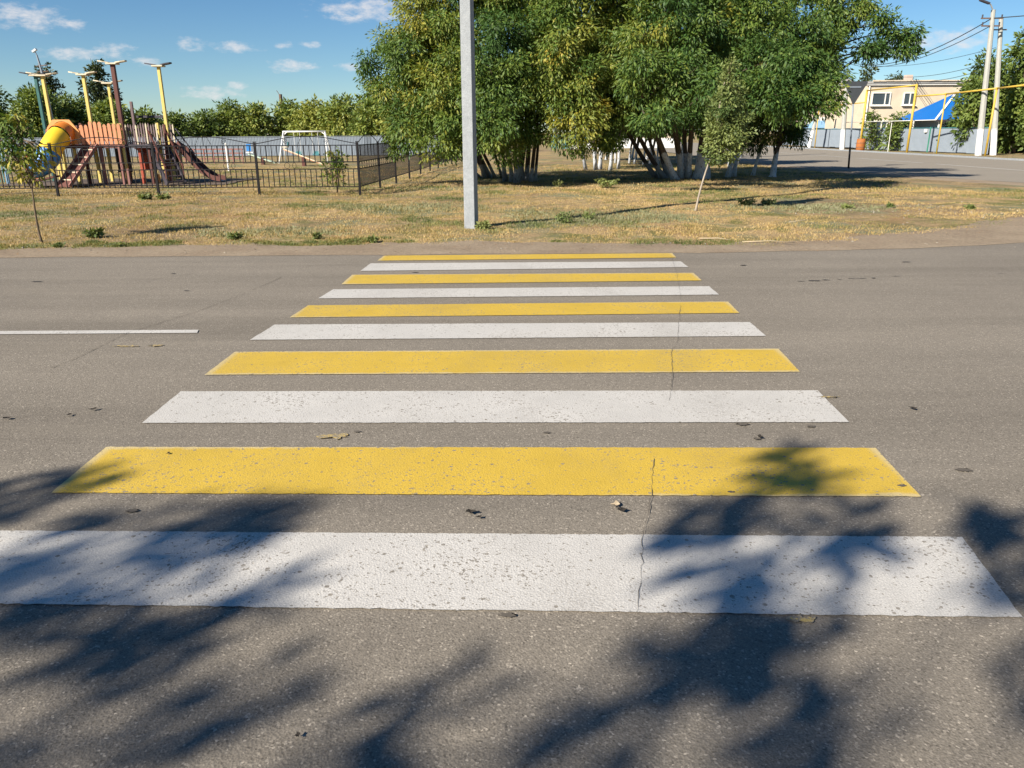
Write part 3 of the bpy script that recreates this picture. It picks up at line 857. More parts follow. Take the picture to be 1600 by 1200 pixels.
# trees far behind the playground and behind the houses
FARM = (M['bark'], M['bark'], M['leaf_far'])
rs = random.Random(9)
WOOD = [(-46.5,67.0,5.4,2.6),(-43.2,66.5,5.9,2.7),(-38.8,67.0,5.2,2.6),(-48.5,69.0,5.6,2.8),(-45.7,71.0,6.09,2.9),(-41.5,72.0,5.68,2.6),(-37.6,70.0,4.80,2.5),(-34.4,70.0,4.27,2.5),(-32.4,72.0,3.73,2.3),(-30.7,74.0,3.42,2.3),(-28.8,76.0,3.53,2.5),(-27.0,78.0,4.51,2.5),(-24.6,78.0,4.21,2.5),(-21.9,80.0,4.68,2.6),(-18.8,78.0,4.66,2.8),(-15.6,76.0,4.94,2.7),(-12.2,72.0,4.76,2.6),(-9.4,70.0,4.3,2.5),(-6.4,70.0,4.2,2.5),(-3.2,71.0,4.4,2.6)]
WL = ['bushy tree showing behind the crown of the thin young tree', 'dense tree between the green post and the thin young tree', 'dense dark tree directly behind the orange and yellow slide', 'bushy green tree at the far left edge behind the playground', 'tall leafy tree behind the green playground post', 'leafy tree behind the orange slide panel', 'leafy tree behind the shorter yellow playground posts', 'bushy tree right behind the brown playground post', 'low bushy tree behind the picket bridge of the playground', 'low dark bushy tree left of the tall yellow post', 'low tree behind the playground stairs and grey metal fence', 'rounded green tree behind the grey metal fence, first right of the tall yellow post', 'yellow green tree behind the grey metal fence left of the swing', 'tree behind the grey metal fence just left of the white swing', 'yellow green tree rising behind the white swing', 'green tree behind the grey metal fence right of the white swing', 'green tree at the right end of the grey metal fence', 'green tree behind the corner of the black iron fence', 'green tree partly hidden behind the yellowing box elder', 'green tree behind the concrete pole far back']
for i, (x, y, top, w) in enumerate(WOOD):
    tree('broadleaf_tree', WL[i], (x, y, 0), [(x, y, x, y, top * .6, .14)], auto_lobes(x, y, top, w, rs, 0.3, 6), FARM, 'trees in a row behind the playground', dens=20, per=18, spread=.55, leaf=(.32, .15), droop=.2, tint=(0.30 + 0.35 * (i % 3) / 2 * rs.random() + (0.25 if 11 < i < 18 else 0), 0.16), seed=100 + i)
for i, (x, y, top, w, lb) in enumerate([(-47.8, 85, 8.3, 2.0, 'tall narrow poplar standing behind the row of trees, left of the brown post'), (-44.0, 88, 8.9, 2.2, 'tall dark poplar rising behind the brown playground post')]):
    tree('poplar_tree', lb, (x, y, 0), [(x, y, x, y, top * .8, .16)], auto_lobes(x, y, top, w, rs, 1.0, 7), (M['bark'], M['bark'], M['leaf_poplar']), None, dens=18, per=16, spread=.5, leaf=(.32, .17), droop=.0, tint=(0.4, 0.2), seed=130 + i)
for i, (x, y, top, w, lb) in enumerate([(39.6, 98, 8.0, 2.4, 'green tree behind the yield sign and the houses'), (44.6, 103, 9.4, 2.0, 'tallest dark tree showing above the beige house roof'), (48.6, 104, 8.6, 2.2, 'dark tree above the middle of the beige house roof'), (52, 106, 7.6, 1.6, 'small dark tree top above the right end of the beige roof')]):
    tree('broadleaf_tree', lb, (x, y, 0), [(x, y, x, y, top * .7, .16)], auto_lobes(x, y, top, w, rs, 1.5, 6), (M['bark'], M['bark'], M['leaf_poplar']), 'trees behind the houses', dens=13, per=14, spread=.5, leaf=(.36, .19), droop=.1, tint=(0.6, 0.2), seed=140 + i)
for i, (x, y, top, w, bt, lb) in enumerate([(36.9, 59, 8.7, 2.6, 1.2, 'tall dark tree behind the concrete poles at the right edge'), (35.2, 61, 7.0, 2.3, 1.0, 'tree between the blue roof and the concrete poles'), (33.9, 59.5, 5.0, 1.5, 1.0, 'smaller leaning tree over the grey fence beside the blue roof'), (37.2, 55.6, 5.6, 2.3, 1.2, 'leafy tree at the right edge behind the yellow gas pipe'), (39.6, 57, 8.8, 2.8, 1.5, 'tall tree at the far right edge of the street'), (35.9, 55, 4.2, 1.4, 0.9, 'small yellow green tree between the concrete poles and the gas pipe'), (38.8, 61, 6.5, 2.8, .2, 'broad dark tree deep in the shade at the right edge'), (36.2, 60.5, 5.4, 1.9, .2, 'dense low branched tree behind the second concrete pole')]):
    tree('broadleaf_tree', lb, (x, y, 0), [(x, y, x, y, top * .6, .18)], auto_lobes(x, y, top, w, rs, bt, 7), FARM, 'trees at the right end of the street', dens=20, per=18, spread=.5, leaf=(.30, .14), droop=.25, tint=(0.32, 0.15), seed=150 + i)
for i, (x, y, top, w, lb) in enumerate([(31.9, 67.5, 2.9, 1.3, 'dark garden shrub behind the fence under the beige house window'), (31.4, 70.3, 3.2, 1.1, 'yellow green shrub beside the orange barrel'), (33.8, 70, 3.0, 1.2, 'dark shrub in front of the beige house wall'), (34.4, 63.0, 2.3, .8, 'small shrub in front of the blue roofed house')]):
    tree('garden_shrub', lb, (x, y, 0), [(x, y, x, y, top * .5, .05)], auto_lobes(x, y, top, w, rs, .3, 4), FARM, 'garden shrubs behind the street fence', dens=26, per=14, spread=.4, leaf=(.24, .12), droop=.2, tint=(0.3, 0.15), seed=160 + i, cat='shrub')

# saplings
lob = [(4.36, 17, 1.25, .24), (4.60, 17.05, 1.45, .36), (4.40, 17, 1.75, .30), (4.74, 16.95, 1.70, .30), (4.50, 17, 2.05, .32), (4.36, 17.1, 2.2, .20), (4.62, 17, 2.3, .24), (4.48, 17, 2.55, .20), (4.52, 17, 2.8, .13), (4.50, 17, 2.98, .07), (4.75, 17, 1.95, .17), (4.28, 17, 1.55, .17), (4.62, 17, 1.2, .14)]
tree('elm_sapling', 'grey green elm sapling on a thin leaning pale stem in front of the grove', (3.98, 16.93, 0), [(3.98, 16.93, 4.33, 17.0, 1.35, .026), (4.33, 17.0, 4.48, 17.0, 2.9, .018, 1.33)], lob, (M['bark_pale'], M['bark_thin'], M['leaf_elm']), dens=620, per=22, spread=.12, leaf=(.066, .032), droop=.1, tint=(0.5, 0.2), seed=200, limb_r=.012)
lob = [(-7.62, 12.6, 1.05, .17), (-7.72, 12.55, 1.3, .22), (-7.50, 12.6, 1.25, .17), (-7.85, 12.6, 1.5, .20), (-7.60, 12.65, 1.5, .20), (-7.40, 12.6, 1.5, .14), (-7.72, 12.6, 1.72, .16), (-7.92, 12.6, 1.78, .12), (-7.55, 12.6, 1.72, .12), (-7.95, 12.6, 1.25, .18), (-7.62, 12.6, 1.9, .07), (-8.0, 12.6, 1.55, .15)]
tree('young_tree', 'sparse young tree with thin bare stem at the left edge by the road', (-7.66, 12.65, 0), [(-7.66, 12.65, -7.62, 12.6, 0.95, .020), (-7.62, 12.6, -7.72, 12.6, 1.7, .014, .94)], lob, (M['bark_thin'], M['bark_thin'], M['leaf']), dens=330, per=11, spread=.11, leaf=(.095, .034), droop=.7, tint=(0.42, 0.22), seed=201, limb_r=.010)
lob = [(-5.15, 23.4, .35, .22), (-5.05, 23.4, .6, .22), (-5.25, 23.4, .7, .22), (-5.1, 23.4, .9, .2), (-5.2, 23.4, 1.1, .13), (-5.35, 23.4, .45, .16), (-4.95, 23.4, .85, .13)]
tree('shrub', 'upright green shrub just behind the black iron fence near its corner', (-5.15, 23.4, 0), [(-5.15, 23.4, -5.15, 23.4, .9, .02), (-5.15, 23.42, -5.0, 23.4, .8, .015)], lob, (M['bark_thin'], M['bark_thin'], M['leaf']), dens=160, per=14, spread=.14, leaf=(.10, .045), droop=.2, tint=(0.35, 0.12), seed=202, limb_r=.012, cat='shrub')

# ------------------------------------------------------------------ concrete pole by the crossing
o = MB()
pe = empty('utility_pole', (-0.725, 14.2, 0), 'tall grey square concrete pole standing at the far side of the crossing', 'pole')
vs_ = []
for z, w in ((-0.3, .104), (9.5, .078)):
    for (i, j) in ((-1, -1), (1, -1), (1, 1), (-1, 1)):
        p = Matrix.Rotation(R(-17), 3, 'Z') @ Vector((i * w, j * w, 0))
        vs_.append((p.x, p.y, z))
o.add(vs_, [(0, 1, 5, 4), (1, 2, 6, 5), (2, 3, 7, 6), (3, 0, 4, 7), (4, 5, 6, 7)])
o.build('shaft', M['concrete'], pe, bevel=0.012)
MB().bar((-0.9, 0, 9.1), (0.9, 0, 9.1), .07, .07).build('crossarm', M['rust'], pe)
for x in (-.8, -.4, .4, .8):
    MB().tube([(x, 0, 9.13), (x, 0, 9.2), (x, 0, 9.27)], [.03, .05, .03], 8).build('insulator', M['trim'], pe, smooth=True)

# ------------------------------------------------------------------ black iron fence
FR = empty('iron_fence', (-4.24, 22.2, 0), 'black iron fence with curved tops running along the front of the playground', 'fence', 'black iron fences')
post_m = MB().box((0, 0, .67), (.06, .06, 1.5)).box((0, 0, 1.435), (.075, .075, .02)).mesh('fence_post')
bar_hi = MB().box((0, 0, 0), (.020, .020, .44)).mesh('fence_bar')
bar_lo = MB().box((0, 0, 0), (.020, .020, .48)).mesh('fence_bar')
W = 2.83
def scroll(c, r, turns, flip, n=16, y=0):
    pts = []
    for i in range(n + 1):
        k = i / n; a = k * turns * 2 * math.pi
        rr_ = r * (1 - 0.8 * k)
        pts.append((c[0] + flip * math.cos(a) * rr_, y, c[1] + math.sin(a) * rr_))
    return pts
for k in range(6):
    x = -k * W
    link('fence_post', post_m, M['black_metal'], FR, (x, 0, 0))
    if k == 5: break
    for z in (.23, .71, .90, 1.34):
        MB().bar((x - W, 0, z), (x, 0, z), .025, .025).build('rail', M['black_metal'], FR)
    n = 19
    for i in range(1, n):
        xx = x - W * i / n
        link('fence_bar', bar_hi, M['black_metal'], FR, (xx, 0, 1.12))
        link('fence_bar', bar_lo, M['black_metal'], FR, (xx, 0, .47))
    arc = [(x - W * i / 24, 0, 1.385 + .195 * math.sin(math.pi * i / 24) ** 1.25) for i in range(25)]
    MB().tube(arc, .011, 6).build('arch', M['black_metal'], FR, smooth=True)
    for (fx, fl) in ((.30, 1), (.70, -1)):
        MB().tube(scroll((x - W * fx, 1.44), .075, 1.6, fl), .007, 5).build('scroll', M['black_metal'], FR, smooth=True)
    for (f0, f1, za, zb) in ((.5, .5, 1.35, 1.575), (.42, .46, 1.35, 1.57), (.58, .54, 1.35, 1.57)):
        MB().tube([(x - W * f0, 0, za), (x - W * f1, 0, zb)], .007, 5).build('arch_spoke', M['black_metal'], FR)
    for fx in (.30, .70):
        rg = MB(); rg.tube([(x - W * fx + .075 * math.cos(a * math.pi / 8), 0, .805 + .075 * math.sin(a * math.pi / 8)) for a in range(17)], .006, 5, cap=False)
        rg.build('ring_ornament', M['black_metal'], FR, smooth=True); rg = MB()
        rg.tube([(x - W * fx + .20 + .05 * math.cos(a * math.pi / 8), 0, .805 + .075 * math.sin(a * math.pi / 8)) for a in range(17)], .006, 5, cap=False)
        rg.build('ring_ornament', M['black_metal'], FR, smooth=True)

SD = empty('iron_fence', (-4.24, 22.2, 0), 'black iron fence running back along the side of the playground towards the grove', 'fence', 'black iron fences')
WS = 2.72
def sx(y): return 0.045 * y      # the run drifts a little to the right as it goes back
bar_s = MB().box((0, 0, 0), (.014, .014, .62)).mesh('fence_bar')
nb = 0
for k in range(11):
    y = k * WS
    tall = k < 3
    if k > 0:
        pm = MB().box((0, 0, (.66 if tall else .42)), (.06, .06, 1.5 if tall else 1.02))
        if not tall: pm.add([(-.03, -.03, .93), (.03, -.03, .93), (.03, .03, .93), (-.03, .03, .93), (0, 0, 1.08)], [(0, 1, 4), (1, 2, 4), (2, 3, 4), (3, 0, 4)])
        pm.build('fence_post', M['black_metal'], SD, (sx(y), y, 0))
    if k == 10: break
    y1 = y + WS
    up = k < 2
    for z in ((.23, .71, .90, 1.34) if up else (.23, .80)):
        MB().bar((sx(y), y, z), (sx(y1), y1, z), .025, .025).build('rail', M['black_metal'], SD)
    n = 20 if k < 6 else 26
    far = MB()
    for i in range(1, n):
        yy = y + WS * i / n
        if k < 6:
            if up:
                link('fence_bar', bar_hi, M['black_metal'], SD, (sx(yy), yy, 1.12))
                link('fence_bar', bar_lo, M['black_metal'], SD, (sx(yy), yy, .47))
            else:
                link('fence_bar', bar_s, M['black_metal'], SD, (sx(yy), yy, .55))
        else: far.box((sx(yy), yy, .55), (.014, .014, .62))
    if k >= 6: far.build('bar_row', M['black_metal'], SD)['kind'] = 'stuff'
    if up:
        arc = [(sx(y + WS * i / 24), y + WS * i / 24, 1.385 + .24 * math.sin(math.pi * i / 24) ** 1.1) for i in range(25)]
        MB().tube(arc, .011, 6).build('arch', M['black_metal'], SD, smooth=True)
        for i in range(7, 14): MB().tube([(sx(y + WS * i / 20), y + WS * i / 20, 1.35), (sx(y + WS * i / 20), y + WS * i / 20, 1.385 + .235 * math.sin(math.pi * i / 20) ** 1.1)], .006, 4).build('arch_spoke', M['black_metal'], SD)
        for i in range(9):
            yc = y + WS * (i + .5) / 9
            MB().tube([(sx(yc), yc + .09 * math.cos(a * math.pi / 6), .805 + .08 * math.sin(a * math.pi / 6)) for a in range(13)], .008, 4, cap=False).build('ring_ornament', M['black_metal'], SD, smooth=True)
    else:
        s_ = MB()
        for i in range(1, 14):
            yc = y + WS * i / 14
            s_.tube([(sx(yc), yc, .80), (sx(yc), yc, .90 + .05 * (i % 2))], [.006, .003], 4)
        s_.build('spear_row', M['black_metal'], SD)['kind'] = 'stuff'

# ------------------------------------------------------------------ playground climbing frame
PG = empty('climbing_frame', (-13.6, 28, 0), 'colourful wooden playground frame with orange and yellow tube slide behind the iron fence', 'playground frame')
def pp(*p): return Vector(p) - Vector((-13.6, 28, 0))
def pbox(name, c, s, mat, rot=None, parent=None, bev=0.008):
    return MB().box(pp(*c), s, rot).build(name, mat, parent or PG, bevel=bev)
def cap_wings(x, y, z, dark, a):
    c = pbox('post_cap', (x, y, z), (.36, .30, .05), M['play_cream'])
    for s in (-1, 1):
        m = Matrix.Rotation(R(a), 3, 'Z') @ Matrix.Rotation(R(-s * 9), 3, 'Y')
        poly = [(.12, -.09), (.30, -.13), (.46, -.09), (.50, 0), (.46, .09), (.30, .13), (.12, .09)]
        b = MB(); n = len(poly)
        vv_ = [pp(x, y, z) + m @ Vector((s * px, py, dz)) for dz in (.0, .035) for px, py in poly]
        b.add(vv_, [tuple(range(n))[::-1], tuple(range(n, 2 * n))] + [(i, (i + 1) % n, n + (i + 1) % n, n + i) for i in range(n)])
        b.build('wing', M['dark_board'] if dark else M['play_cream'], c)
for (x, y, top, mat, w, cp) in [(-16.55, 28.8, 3.62, 'play_green', .10, 1), (-15.85, 28.0, 3.56, 'play_yellow', .10, 0), (-14.47, 28.0, 3.58, 'play_yellow', .10, 0), (-14.1, 28.9, 3.36, 'play_yellow', .09, 0), (-13.42, 28.0, 3.92, 'play_brown', .13, 0), (-11.88, 28.0, 3.84, 'play_yellow', .10, 1)]:
    pbox('post', (x, y, top / 2 - .1), (w, w, top + .2), M[mat])
    cap_wings(x, y, top, cp, random.uniform(-10, 25))
for (x, y, z0, z1, mat) in [(-13.22, 28.5, 1.3, 2.74, 'picket_grey'), (-12.02, 27.6, -.1, 2.02, 'play_yellow'), (-11.80, 27.6, -.1, 1.97, 'play_brown'), (-15.15, 27.1, -.1, 1.35, 'play_yellow'), (-14.72, 27.1, -.1, 1.35, 'play_yellow'), (-15.42, 27.3, -.1, 1.0, 'play_yellow'), (-14.42, 27.2, -.1, 2.02, 'play_brown'), (-14.35, 28.6, -.1, 1.3, 'play_yellow'), (-13.75, 26.95, -.1, 1.3, 'play_pink'), (-13.12, 26.95, -.1, 1.3, 'play_pink'), (-13.02, 27.05, -.1, 2.0, 'play_yellow'), (-12.62, 27.3, -.1, 1.3, 'play_red'), (-12.92, 26.9, -.1, .55, 'play_pink'), (-13.4, 27.8, -.1, 1.3, 'play_brown'), (-12.05, 28.5, -.1, 1.4, 'play_yellow'), (-11.75, 28.5, -.1, 1.4, 'play_yellow'), (-12.25, 27.2, -.1, 1.3, 'play_brown'), (-15.95, 28.6, -.1, 1.3, 'play_yellow'), (-12.3, 28.6, -.1, .4, 'play_orange'), (-12.15, 27.4, -.1, .35, 'play_orange')]:
    pbox('post', (x, y, (z0 + z1) / 2), (.085, .085, z1 - z0), M[mat])
for i in range(8):
    pbox('deck_board', (-14.2, 27.15 + i * .19, 1.31), (1.55 + .9, .175, .045), M['play_brown'])
for i in range(8):
    pbox('deck_board', (-12.35, 27.25 + i * .17, 1.29), (1.1, .155, .045), M['play_brown'])
pbox('deck_beam', (-14.2, 27.02, 1.27), (2.5, .06, .11), M['play_brown'])
pbox('deck_beam', (-12.4, 27.12, 1.27), (1.2, .06, .11), M['dark_board'])
# octagonal orange panel with the round tube opening
oc = [(-.53, 0), (.53, 0), (.53, .42), (.27, .78), (-.30, .78), (-.53, .5)]
cc = (0.0, .37); rad = .36
def hit(a):
    dx, dz = math.cos(a), math.sin(a); best = 9
    for (x0, z0), (x1, z1) in zip(oc, oc[1:] + oc[:1]):
        ex, ez = x1 - x0, z1 - z0
        den = dx * ez - dz * ex
        if abs(den) < 1e-9: continue
        t_ = ((x0 - cc[0]) * ez - (z0 - cc[1]) * ex) / den
        u_ = ((x0 - cc[0]) * dz - (z0 - cc[1]) * dx) / den
        if t_ > 0 and -1e-6 <= u_ <= 1 + 1e-6: best = min(best, t_)
    return (cc[0] + dx * best, cc[1] + dz * best)
b = MB(); n = 48; V_ = []
for y in (0, .05):
    for k in range(n):
        a = 2 * math.pi * (k + .5) / n
        V_.append(pp(-14.93 + cc[0] + math.cos(a) * rad, 26.98 + y, 1.35 + cc[1] + math.sin(a) * rad))
        h = hit(a); V_.append(pp(-14.93 + h[0], 26.98 + y, 1.35 + h[1]))
F_ = []
for k in range(n):
    i, j = 2 * k, 2 * ((k + 1) % n); m_ = 2 * n
    F_ += [(i, j, j + 1, i + 1), (i + m_, i + 1 + m_, j + 1 + m_, j + m_), (i, i + m_, j + m_, j), (i + 1, j + 1, j + 1 + m_, i + 1 + m_)]
b.add(V_, F_).build('arch_panel', M['play_orange'], PG)
ts = MB().tube([pp(-14.90, 27.02, 1.72), pp(-14.88, 26.85, 1.68), pp(-14.90, 26.68, 1.60)], [.355, .36, .375], 24, cap=False).build('tube_slide', M['tube_orange'], PG, smooth=True)
MB().tube([pp(-14.89, 26.70, 1.61), pp(-14.94, 26.50, 1.48), pp(-15.02, 26.32, 1.27), pp(-15.07, 26.22, 1.10)], [.345, .345, .345, .35], 24, cap=False).build('tube_section', M['tube_yellow'], ts, smooth=True)
MB().tube([pp(-15.06, 26.24, 1.13), pp(-15.12, 26.12, .92), pp(-15.24, 26.06, .76), pp(-15.42, 26.02, .68), pp(-15.58, 26.0, .66)], [.355, .355, .355, .355, .36], 24, cap=False).build('tube_section', M['tube_blue'], ts, smooth=True)
MB().tube([pp(-15.058, 26.25, 1.14), pp(-15.075, 26.21, 1.08)], .375, 24).build('tube_flange', M['tube_yellow'], ts, smooth=True)
MB().tube([pp(-15.55, 26.0, .66), pp(-15.63, 26.0, .655)], .38, 24, cap=False).build('tube_flange', M['play_red'], ts, smooth=True)
MB().tube([pp(-15.58, 26.0, .3), pp(-15.58, 26.0, -.1)], .03, 8).build('slide_leg', M['play_brown'], ts)
MB().box(pp(-15.3, 26.05, .27), (.9, .35, .05), Matrix.Rotation(R(-12), 3, 'Y')).build('slide_support', M['play_brown'], ts)
pbox('back_shade_panel', (-12.9, 28.75, .86), (.7, .04, .8), M['tube_blue'])
pbox('back_shade_panel', (-13.9, 28.75, .80), (.5, .04, .9), M['dark_board'])  # dark board added to stand in for the shade under the deck
pbox('back_shade_panel', (-12.15, 28.75, .70), (.45, .04, 1.1), M['dark_board'])  # another dark board in place of under-deck shade
pbox('side_panel', (-12.62, 27.9, .75), (.05, .8, .55), M['play_red'])
# orange pickets and the grey picket bridge
rp = random.Random(4)
for i in range(9):
    x = -14.30 + i * .155
    h = 0.64 + (.1 if i in (2, 3, 4) else 0) + rp.uniform(-.03, .03)
    q = MB(); w = .055
    q.prism([(x + 13.6 - w, 1.34), (x + 13.6 + w, 1.34), (x + 13.6 + w, 1.34 + h - .05), (x + 13.6 + w * .5, 1.34 + h), (x + 13.6 - w * .5, 1.34 + h), (x + 13.6 - w, 1.34 + h - .05)], 26.97 - 28, 26.995 - 28)
    q.build('picket', M['play_salmon'], PG)
pbox('picket_rail', (-13.68, 27.02, 1.48), (1.45, .04, .08), M['play_salmon'])
pbox('picket_rail', (-13.68, 27.02, 1.82), (1.45, .04, .08), M['play_salmon'])
for row, y in ((0, 27.2), (1, 28.55)):
    for i in range(13):
        x = -12.93 + i * .085
        h = .60 + rp.uniform(-.03, .05)
        q = MB(); w = .022
        q.prism([(x + 13.6 - w, 1.33), (x + 13.6 + w, 1.33), (x + 13.6 + w, 1.33 + h), (x + 13.6, 1.33 + h + .06), (x + 13.6 - w, 1.33 + h)], y - 28, y + .02 - 28)
        q.build('picket', M['picket_grey'] if i % 4 else M['play_cream'], PG)
    pbox('picket_rail', (-12.42, y + .045, 1.80), (1.08, .04, .05), M['dark_board'])
    pbox('picket_rail', (-12.42, y + .045, 1.38), (1.08, .04, .05), M['dark_board'])
pbox('overhead_beam', (-12.7, 28.7, 2.24), (1.0, .06, .08), M['dark_board'])
for i in range(6):
    pbox('picket', (-14.42, 27.15 + i * .2, 1.66), (.03, .10, .66), M['play_brown'])
for i in range(4):
    pbox('picket', (-15.55 + i * .13, 28.6, 1.66), (.10, .03, .6), M['play_pink'])
pbox('plank_panel', (-15.72, 27.6, 1.62), (.28, .04, .42), M['play_pink'])
# plank ramp, red chute behind, stairs and the long slide
rm = MB().bar(pp(-14.05, 27.0, 1.30), pp(-14.62, 25.9, .02), .62, .05).build('ramp', M['play_brown'], PG)
for s in (-.31, .31):
    d = (pp(-14.62, 25.9, 0) - pp(-14.05, 27, 0)).normalized(); nrm = Vector((-d.y, d.x, 0)) * s
    MB().bar(pp(-14.05, 27.0, 1.34) + nrm, pp(-14.62, 25.9, .06) + nrm, .05, .10).build('ramp_rail', M['play_pink'], rm)
for i in range(5):
    k = (i + .7) / 5.5
    c_ = pp(-14.05, 27, 1.34).lerp(pp(-14.62, 25.9, .06), k)
    MB().bar(c_ + Vector((-d.y, d.x, 0)) * .28, c_ - Vector((-d.y, d.x, 0)) * .28, .04, .03).build('ramp_cleat', M['play_cream'], rm)
ch = MB().bar(pp(-13.3, 28.6, 1.2), pp(-12.45, 29.3, .35), .55, .04).build('red_chute', M['play_red'], PG)
for s in (-.27, .27):
    MB().bar(pp(-13.3 - s * .6, 28.6 + s * .75, 1.3), pp(-12.45 - s * .6, 29.3 + s * .75, .45), .04, .22).build('chute_side', M['play_red'], ch)
st = empty('staircase', (0, 0, 0)); st.parent = PG
top, bot = pp(-12.05, 27.5, 1.25), pp(-11.28, 26.75, .05)
dv = (bot - top); hv = Vector((dv.x, dv.y, 0)).normalized(); sv_ = Vector((-hv.y, hv.x, 0))
for s in (-.30, .30):
    MB().bar(top + sv_ * s, bot + sv_ * s, .05, .20).build('stringer', M['dark_board'], st)
    MB().bar(top + sv_ * s + Vector((0, 0, .62)), bot + sv_ * s + Vector((0, 0, .55)), .04, .06).build('handrail', M['play_brown'], st)
    for k in (.02, .5, .96):
        c_ = top.lerp(bot, k) + sv_ * s
        MB().bar(c_, c_ + Vector((0, 0, .58)), .04, .04).build('baluster', M['play_brown'], st)
for i in range(7):
    c_ = top.lerp(bot, (i + .5) / 7)
    MB().bar(c_ - sv_ * .27, c_ + sv_ * .27, .18, .035).build('tread', M['picket_grey'], st)
sl_ = empty('long_slide', (0, 0, 0)); sl_.parent = PG
prof = [(-11.75, 28.1, 1.32), (-11.45, 28.05, 1.12), (-11.1, 28.0, .72), (-10.75, 27.95, .38), (-10.4, 27.9, .16), (-10.1, 27.87, .10)]
bed = MB()
for i, p_ in enumerate(prof):
    for s in (-.24, .24):
        q = pp(*p_) + Vector((0, s, 0)); bed.v.append(tuple(q))
for i in range(len(prof) - 1): bed.f.append((2 * i, 2 * i + 1, 2 * i + 3, 2 * i + 2))
bo = bed.build('slide_bed', M['steel'], sl_, smooth=True)
so = bo.modifiers.new('thick', 'SOLIDIFY'); so.thickness = .015
for s in (-.27, .27):
    for i in range(len(prof) - 1):
        MB().bar(pp(*prof[i]) + Vector((0, s, .06)), pp(*prof[i + 1]) + Vector((0, s, .06)), .04, .16).build('slide_side', M['play_brown'], sl_)
    MB().bar(pp(-11.75, 28.1, 1.85) + Vector((0, s, 0)), pp(-11.15, 28.0, 1.0) + Vector((0, s, 0)), .035, .035).build('slide_rail', M['dark_board'], sl_)
# flat dark brown ground patch under the frame
tag(flat_poly('frame_ground', dense([(-17.4, 26.4), (-9.6, 26.4), (-9.6, 30.2), (-17.4, 30.2), (-17.4, 26.4)], .4, .25, 61), .035, paint('dark_brown_ground', (0.115, 0.085, 0.065), .95, .25, 3), zf=lambda x, y: max(gz(x, y), 0)), kind='structure')

# pale blue frame at the very left
fr = empty('blue_post_frame', (-15.9, 25.4, 0), 'pale blue post frame at the left edge behind the iron fence', 'playground frame')
fr.location = (-17.7, 27.4, 0)
for x in (-.3, .35): MB().box((x, 0, .55), (.08, .08, 1.3)).build('post', M['roof_lightblue'], fr)
MB().box((.02, 0, 1.12), (.9, .06, .08)).build('beam', M['roof_lightblue'], fr)
for i in range(4): MB().box((-.2 + i * .14, 0, .6), (.03, .03, 1.0)).build('rung', M['teal_paint'], fr)

# ------------------------------------------------------------------ swing, seesaws, post
SW = empty('swing_set', (-12.0, 47, 0), 'white metal swing set on the lawn in front of the grey metal fence', 'swing')
for x0, x1 in ((-1.42, -1.22), (1.20, 1.40)):
    for y in (-.7, .7):
        MB().tube([(x0 if x0 < 0 else x1, y, 0), (x1 if x0 < 0 else x0, 0, 1.76)], .038, 8).build('leg', M['white_paint'], SW, smooth=True)
MB().tube([(-1.25, 0, 1.76), (1.25, 0, 1.76)], .045, 8).build('top_beam', M['white_paint'], SW, smooth=True)
for s in (-1, 1): MB().tube([(s * 1.24, 0, 1.55), (s * 1.0, 0, 1.74)], .03, 8).build('brace', M['white_paint'], SW)
for x in (-.45, .6):
    se = MB().box((x, 0, .48), (.36, .2, .10)).build('seat', M['teal_paint'], SW, bevel=.01)
    MB().box((x, .12, .58), (.36, .03, .16)).build('seat_back', M['teal_paint'], se)
    for s in (-.17, .17): MB().tube([(x + s, 0, 1.74), (x + s, 0, .5)], .012, 6).build('hanger', M['white_paint'], SW)
SS = empty('seesaw', (-10.75, 42.5, 0), 'pink and cream wooden seesaw in front of the white swing', 'seesaw', 'seesaws')
MB().bar((-1.25, 0, .86), (.85, -.35, .10), .22, .05).build('plank', M['play_salmon'], SS)
MB().bar((-1.24, -.13, .89), (.84, -.46, .13), .03, .05).build('plank_edge', M['play_cream'], SS)
MB().box((-.2, -.17, .22), (.16, .3, .5)).build('pivot', M['play_brown'], SS)
MB().box((-1.15, 0, .98), (.30, .24, .05)).build('seat', M['play_cream'], SS)
MB().box((-1.0, 0, 1.12), (.04, .28, .22)).build('handle', M['teal_paint'], SS)
S2 = empty('seesaw', (-13.9, 45.0, 0), 'pale green seesaw with a dark blue handle beside the white post', 'seesaw', 'seesaws')
MB().bar((-.8, 0, .58), (.75, -.3, .10), .22, .05).build('plank', paint('pale_green_plank', (0.42, 0.52, 0.42), .7), S2)
MB().box((0, -.15, .18), (.14, .3, .4)).build('pivot', M['play_brown'], S2)
MB().box((-.72, 0, .66), (.4, .24, .06)).build('seat', M['white_paint'], S2)
MB().box((-.78, .02, .92), (.26, .04, .38)).build('handle', M['tube_blue'], S2)
WP = empty('white_post', (-13.25, 37.4, 0), 'slim white post standing alone on the lawn left of the seesaws', 'post')
MB().box((0, 0, .58), (.06, .06, 1.18)).build('shaft', M['white_paint'], WP, bevel=.006)
MB().tube([(0, 0, 1.16), (0, 0, 1.20), (0, 0, 1.26)], [.02, .055, .01], 8).build('finial', M['trim'], WP)
BN = empty('red_railing', (-17.6, 46, 0), 'low faded red railing in front of the grey metal fence', 'railing')
for x in np.arange(-2.2, 2.3, .55): MB().box((x, 0, .42), (.05, .05, .85)).build('post', M['play_pink'], BN)
for z in (.30, .60, .82): MB().box((0, .02, z), (4.5, .03, .07)).build('board', M['play_pink'], BN)

